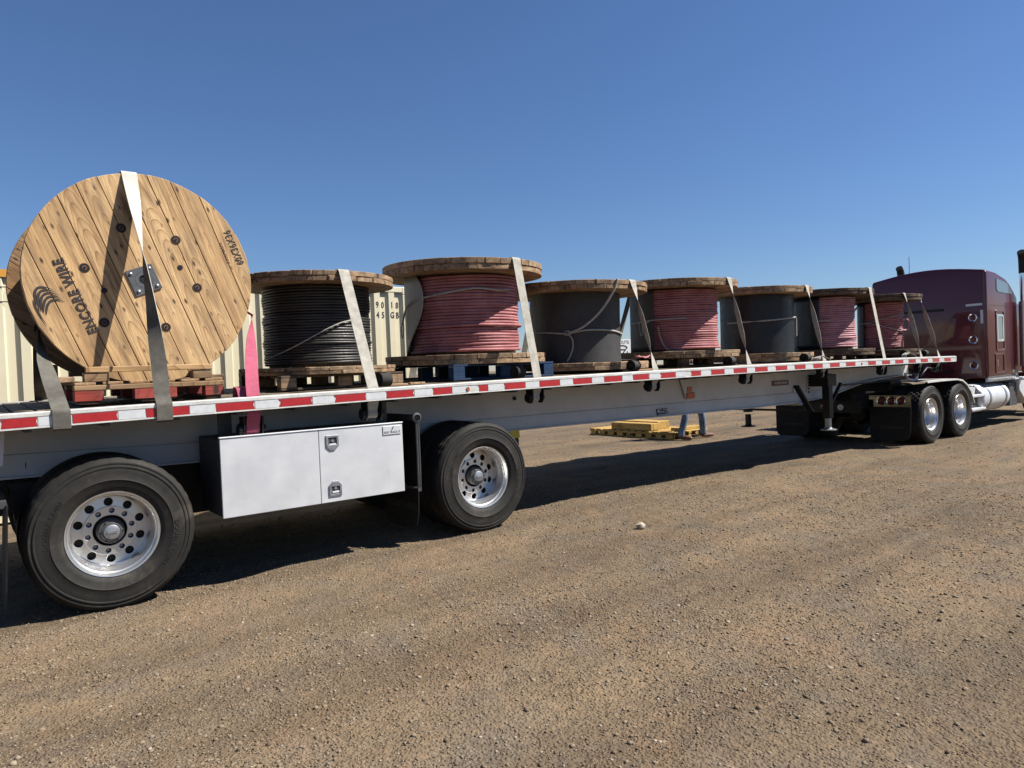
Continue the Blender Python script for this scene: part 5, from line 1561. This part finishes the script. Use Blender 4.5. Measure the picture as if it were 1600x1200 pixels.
# chassis
for yy in (0.86, 1.66):
    G().box(12.5, 21.8, yy, yy + 0.07, 0.55, 0.82).build('chassis_rail', M['blackmetal'], K)
G().lathe([(0.0, 0.10), (0.42, 0.09), (0.44, 0.04), (0.44, 0.0)], (14.25, 1.295, 0.92), (0, 0, 1), 32).build('fifth_wheel', M['blackmetal'], K, 30)
G().box(13.9, 14.6, 0.9, 1.7, 0.82, 0.92).build('fifth_wheel_mount', M['blackmetal'], K)
for ax in (13.6463, 14.9565):
    G().cyl((ax, 0.45, tg + 0.5126), (ax, 2.1, tg + 0.5126), 0.10, n=18).build('axle', M['blackmetal'], K, 30)
G().lathe([(0.0, -0.2), (0.15, -0.19), (0.22, -0.08), (0.22, 0.08), (0.15, 0.19), (0.0, 0.2)], (13.6463, 1.295, tg + 0.5126), (1, 0, 0), 24).build('differential', M['blackmetal'], K, 30)
twheel = make_wheel(K, (13.6463, 0.075, tg + 0.5126), M['polished'], True, False, False)
dup(twheel, K, (14.9565, 0.085, tg + 0.5126))
dup(twheel, K, (13.6463, 2.515, tg + 0.5126), PI)
dup(twheel, K, (14.9565, 2.505, tg + 0.5126), PI)
dup(twheel, K, (21.1, 0.20, tg + 0.5126))
dup(twheel, K, (21.1, 2.39, tg + 0.5126), PI)
# fenders over the forward drive wheel
for yy in (0.03, 1.93):
    prof = []
    pth = [(13.45, 1.015), (14.0, 1.02), (14.75, 1.015), (15.0, 0.985), (15.2, 0.90), (15.38, 0.77), (15.50, 0.60), (15.55, 0.52)]
    vs, fs = [], []
    for (x_, z_) in pth:
        vs += [(x_, yy, z_ - 0.03), (x_, yy, z_), (x_, yy + 0.63, z_), (x_, yy + 0.63, z_ - 0.03), (x_, yy + 0.61, z_ - 0.008), (x_, yy + 0.02, z_ - 0.008)]
    for i in range(len(pth) - 1):
        for j in range(6):
            k2 = (j + 1) % 6
            fs.append((i * 6 + j, (i + 1) * 6 + j, (i + 1) * 6 + k2, i * 6 + k2))
    G().add(vs, fs).build('fender', M['white'], K, 30)
# tank, steps
for yy in (0.385, 2.205):
    tk = G().lathe([(0.0, 0.0), (0.24, 0.0), (0.27, 0.012), (0.288, 0.04), (0.290, 0.07), (0.290, 1.42), (0.288, 1.45), (0.27, 1.478), (0.24, 1.49), (0.0, 1.49)], (16.22, yy, 0.545), (1, 0, 0), 40).build('fuel_tank', M['alu'], K, 35)
    for xx in (16.55, 17.42):
        G().lathe([(0.291, 0), (0.298, 0.004), (0.298, 0.09), (0.291, 0.094)], (xx, yy, 0.545), (1, 0, 0), 40).build('tank_strap', M['steel'], tk, 35)
G().box(15.62, 16.18, 0.20, 0.80, 0.36, 0.80).build('battery_box', M['darkgrey'], K, None, 0.01)
for z_ in (0.335, 0.60):
    G().box(15.58, 16.28, 0.085, 0.30, z_, z_ + 0.045).build('step_tread', M['alu'], K, None, 0.006)
G().prism([(15.58, 0.12, 0.80), (15.86, 0.12, 0.80), (15.80, 0.12, 0.66), (15.58, 0.12, 0.66)], (0, 0.1, 0)).build('step_bracket', M['alu'], K)
for i in range(4):
    for j in range(3):
        G().cyl((15.66 + i * 0.07, 0.19, 0.43 + j * 0.055), (15.66 + i * 0.07, 0.202, 0.43 + j * 0.055), 0.018, n=8).build('step_perforation', M['alu'], K)
G().bar((16.0, 0.2, 0.82), (16.28, 0.14, 0.62), 0.02, 0.02).build('step_stay', M['steel'], K)
G().box(17.85, 18.3, 0.16, 0.75, 0.30, 0.80).build('cab_box', M['darkgrey'], K, None, 0.01)
G().prism([(18.25, 0.10, 0.86), (19.6, 0.10, 0.86), (19.6, 0.10, 0.30), (18.75, 0.10, 0.30), (18.28, 0.10, 0.62)], (0, 0.5, 0)).build('cab_step', M['alu'], K, None, 0.008)
G().box(17.95, 18.9, 0.08, 0.5, 0.865, 0.90).build('cab_sill', M['alu'], K, None, 0.006)
# quarter panel lamps and mud flaps
for (y0, y1) in ((0.02, 0.72), (1.87, 2.57)):
    lb_ = G().box(12.72, 12.745, y0, y1, 0.60, 0.81).build('light_panel', M['mirror_panel'], K, None, 0.004)
    for i in range(3):
        yy = y0 + 0.15 + i * 0.165
        G().lathe([(0.060, 0.0), (0.064, 0.014), (0.076, 0.018), (0.08, 0.0)], (12.72, yy, 0.712), (-1, 0, 0), 24).build('lamp_ring', M['chrome'], lb_, 40)
        G().lathe([(0.060, 0.003), (0.03, 0.008), (0.0, 0.009)], (12.72, yy, 0.712), (-1, 0, 0), 24).build('lamp_lens', M['redlens'], lb_, 40)
    fl_ = flap(12.735, y0, y1, 0.0 + tg + 0.10, 0.60, K)
    ym = (y0 + y1) / 2 - 0.02
    v_ = G()
    v_.bar((12.733, ym + 0.24, 0.55), (12.733, ym, 0.33), 0.004, 0.014, (1, 0, 0)); v_.bar((12.733, ym, 0.33), (12.733, ym - 0.24, 0.55), 0.004, 0.014, (1, 0, 0))
    v_.build('flap_chevron', M['flapmark'], fl_)
    text_on(G(), 'TITANIUM', 0.07, (12.7335, ym, 0.24), (0, -1, 0), (0, 0, 1), 0.001, 0.001, 1.15).build('flap_lettering', M['flapmark'], fl_)
for yy, mt in ((1.12, 'whitetape'), (1.45, 'redlens')):
    G().lathe([(0.055, 0.0), (0.055, 0.015), (0.0, 0.02)], (12.49, yy, 0.60), (-1, 0, 0), 20, True).build('tail_lamp', M[mt], K, 40)
G().box(12.48, 12.52, 0.75, 1.85, 0.50, 0.72).build('rear_crossmember', M['blackmetal'], K)
for i, a in enumerate((0.75, 1.30, 1.85)):
    G().tube([(14.9, a, 1.05), (15.3, a + 0.03, 1.22), (15.8, a + 0.05, 1.18), (16.3, a + 0.05, 1.10), (RX, a + 0.05, 1.12)], 0.02, 8).build('air_line', M['blackmetal'], K, True)

# the bed leans a little towards the near side: turn everything that rides on it about the near rail
TILT = 0.017
piv = Vector((0, 0.30, ZT))
RT = Matrix.Rotation(TILT, 4, 'X')
def lean(o):
    base = WL[o.name] if o.parent is not None else o.location.copy()
    q = o.matrix_basis.copy()
    w = Matrix.Translation(base) @ q.to_quaternion().to_matrix().to_4x4()
    w = Matrix.Translation(piv) @ RT @ Matrix.Translation(-piv) @ w
    pw = WL[o.parent.name] if o.parent is not None else Vector((0, 0, 0))
    o.rotation_euler = w.to_euler()
    o.location = w.translation - pw
for o in list(COL.objects):
    n = o.name.split('.')[0]
    if n in ('cable_reel', 'wooden_pallet', 'blue_pallet', 'cargo_strap', 'rolled_strap', 'wood_offcut', 'red_rag') and o.parent is None:
        lean(o)
    elif n == 'deck_board' or (n in ('side_rail', 'deck_edge') and WL[o.name].y > 1.5):
        lean(o)
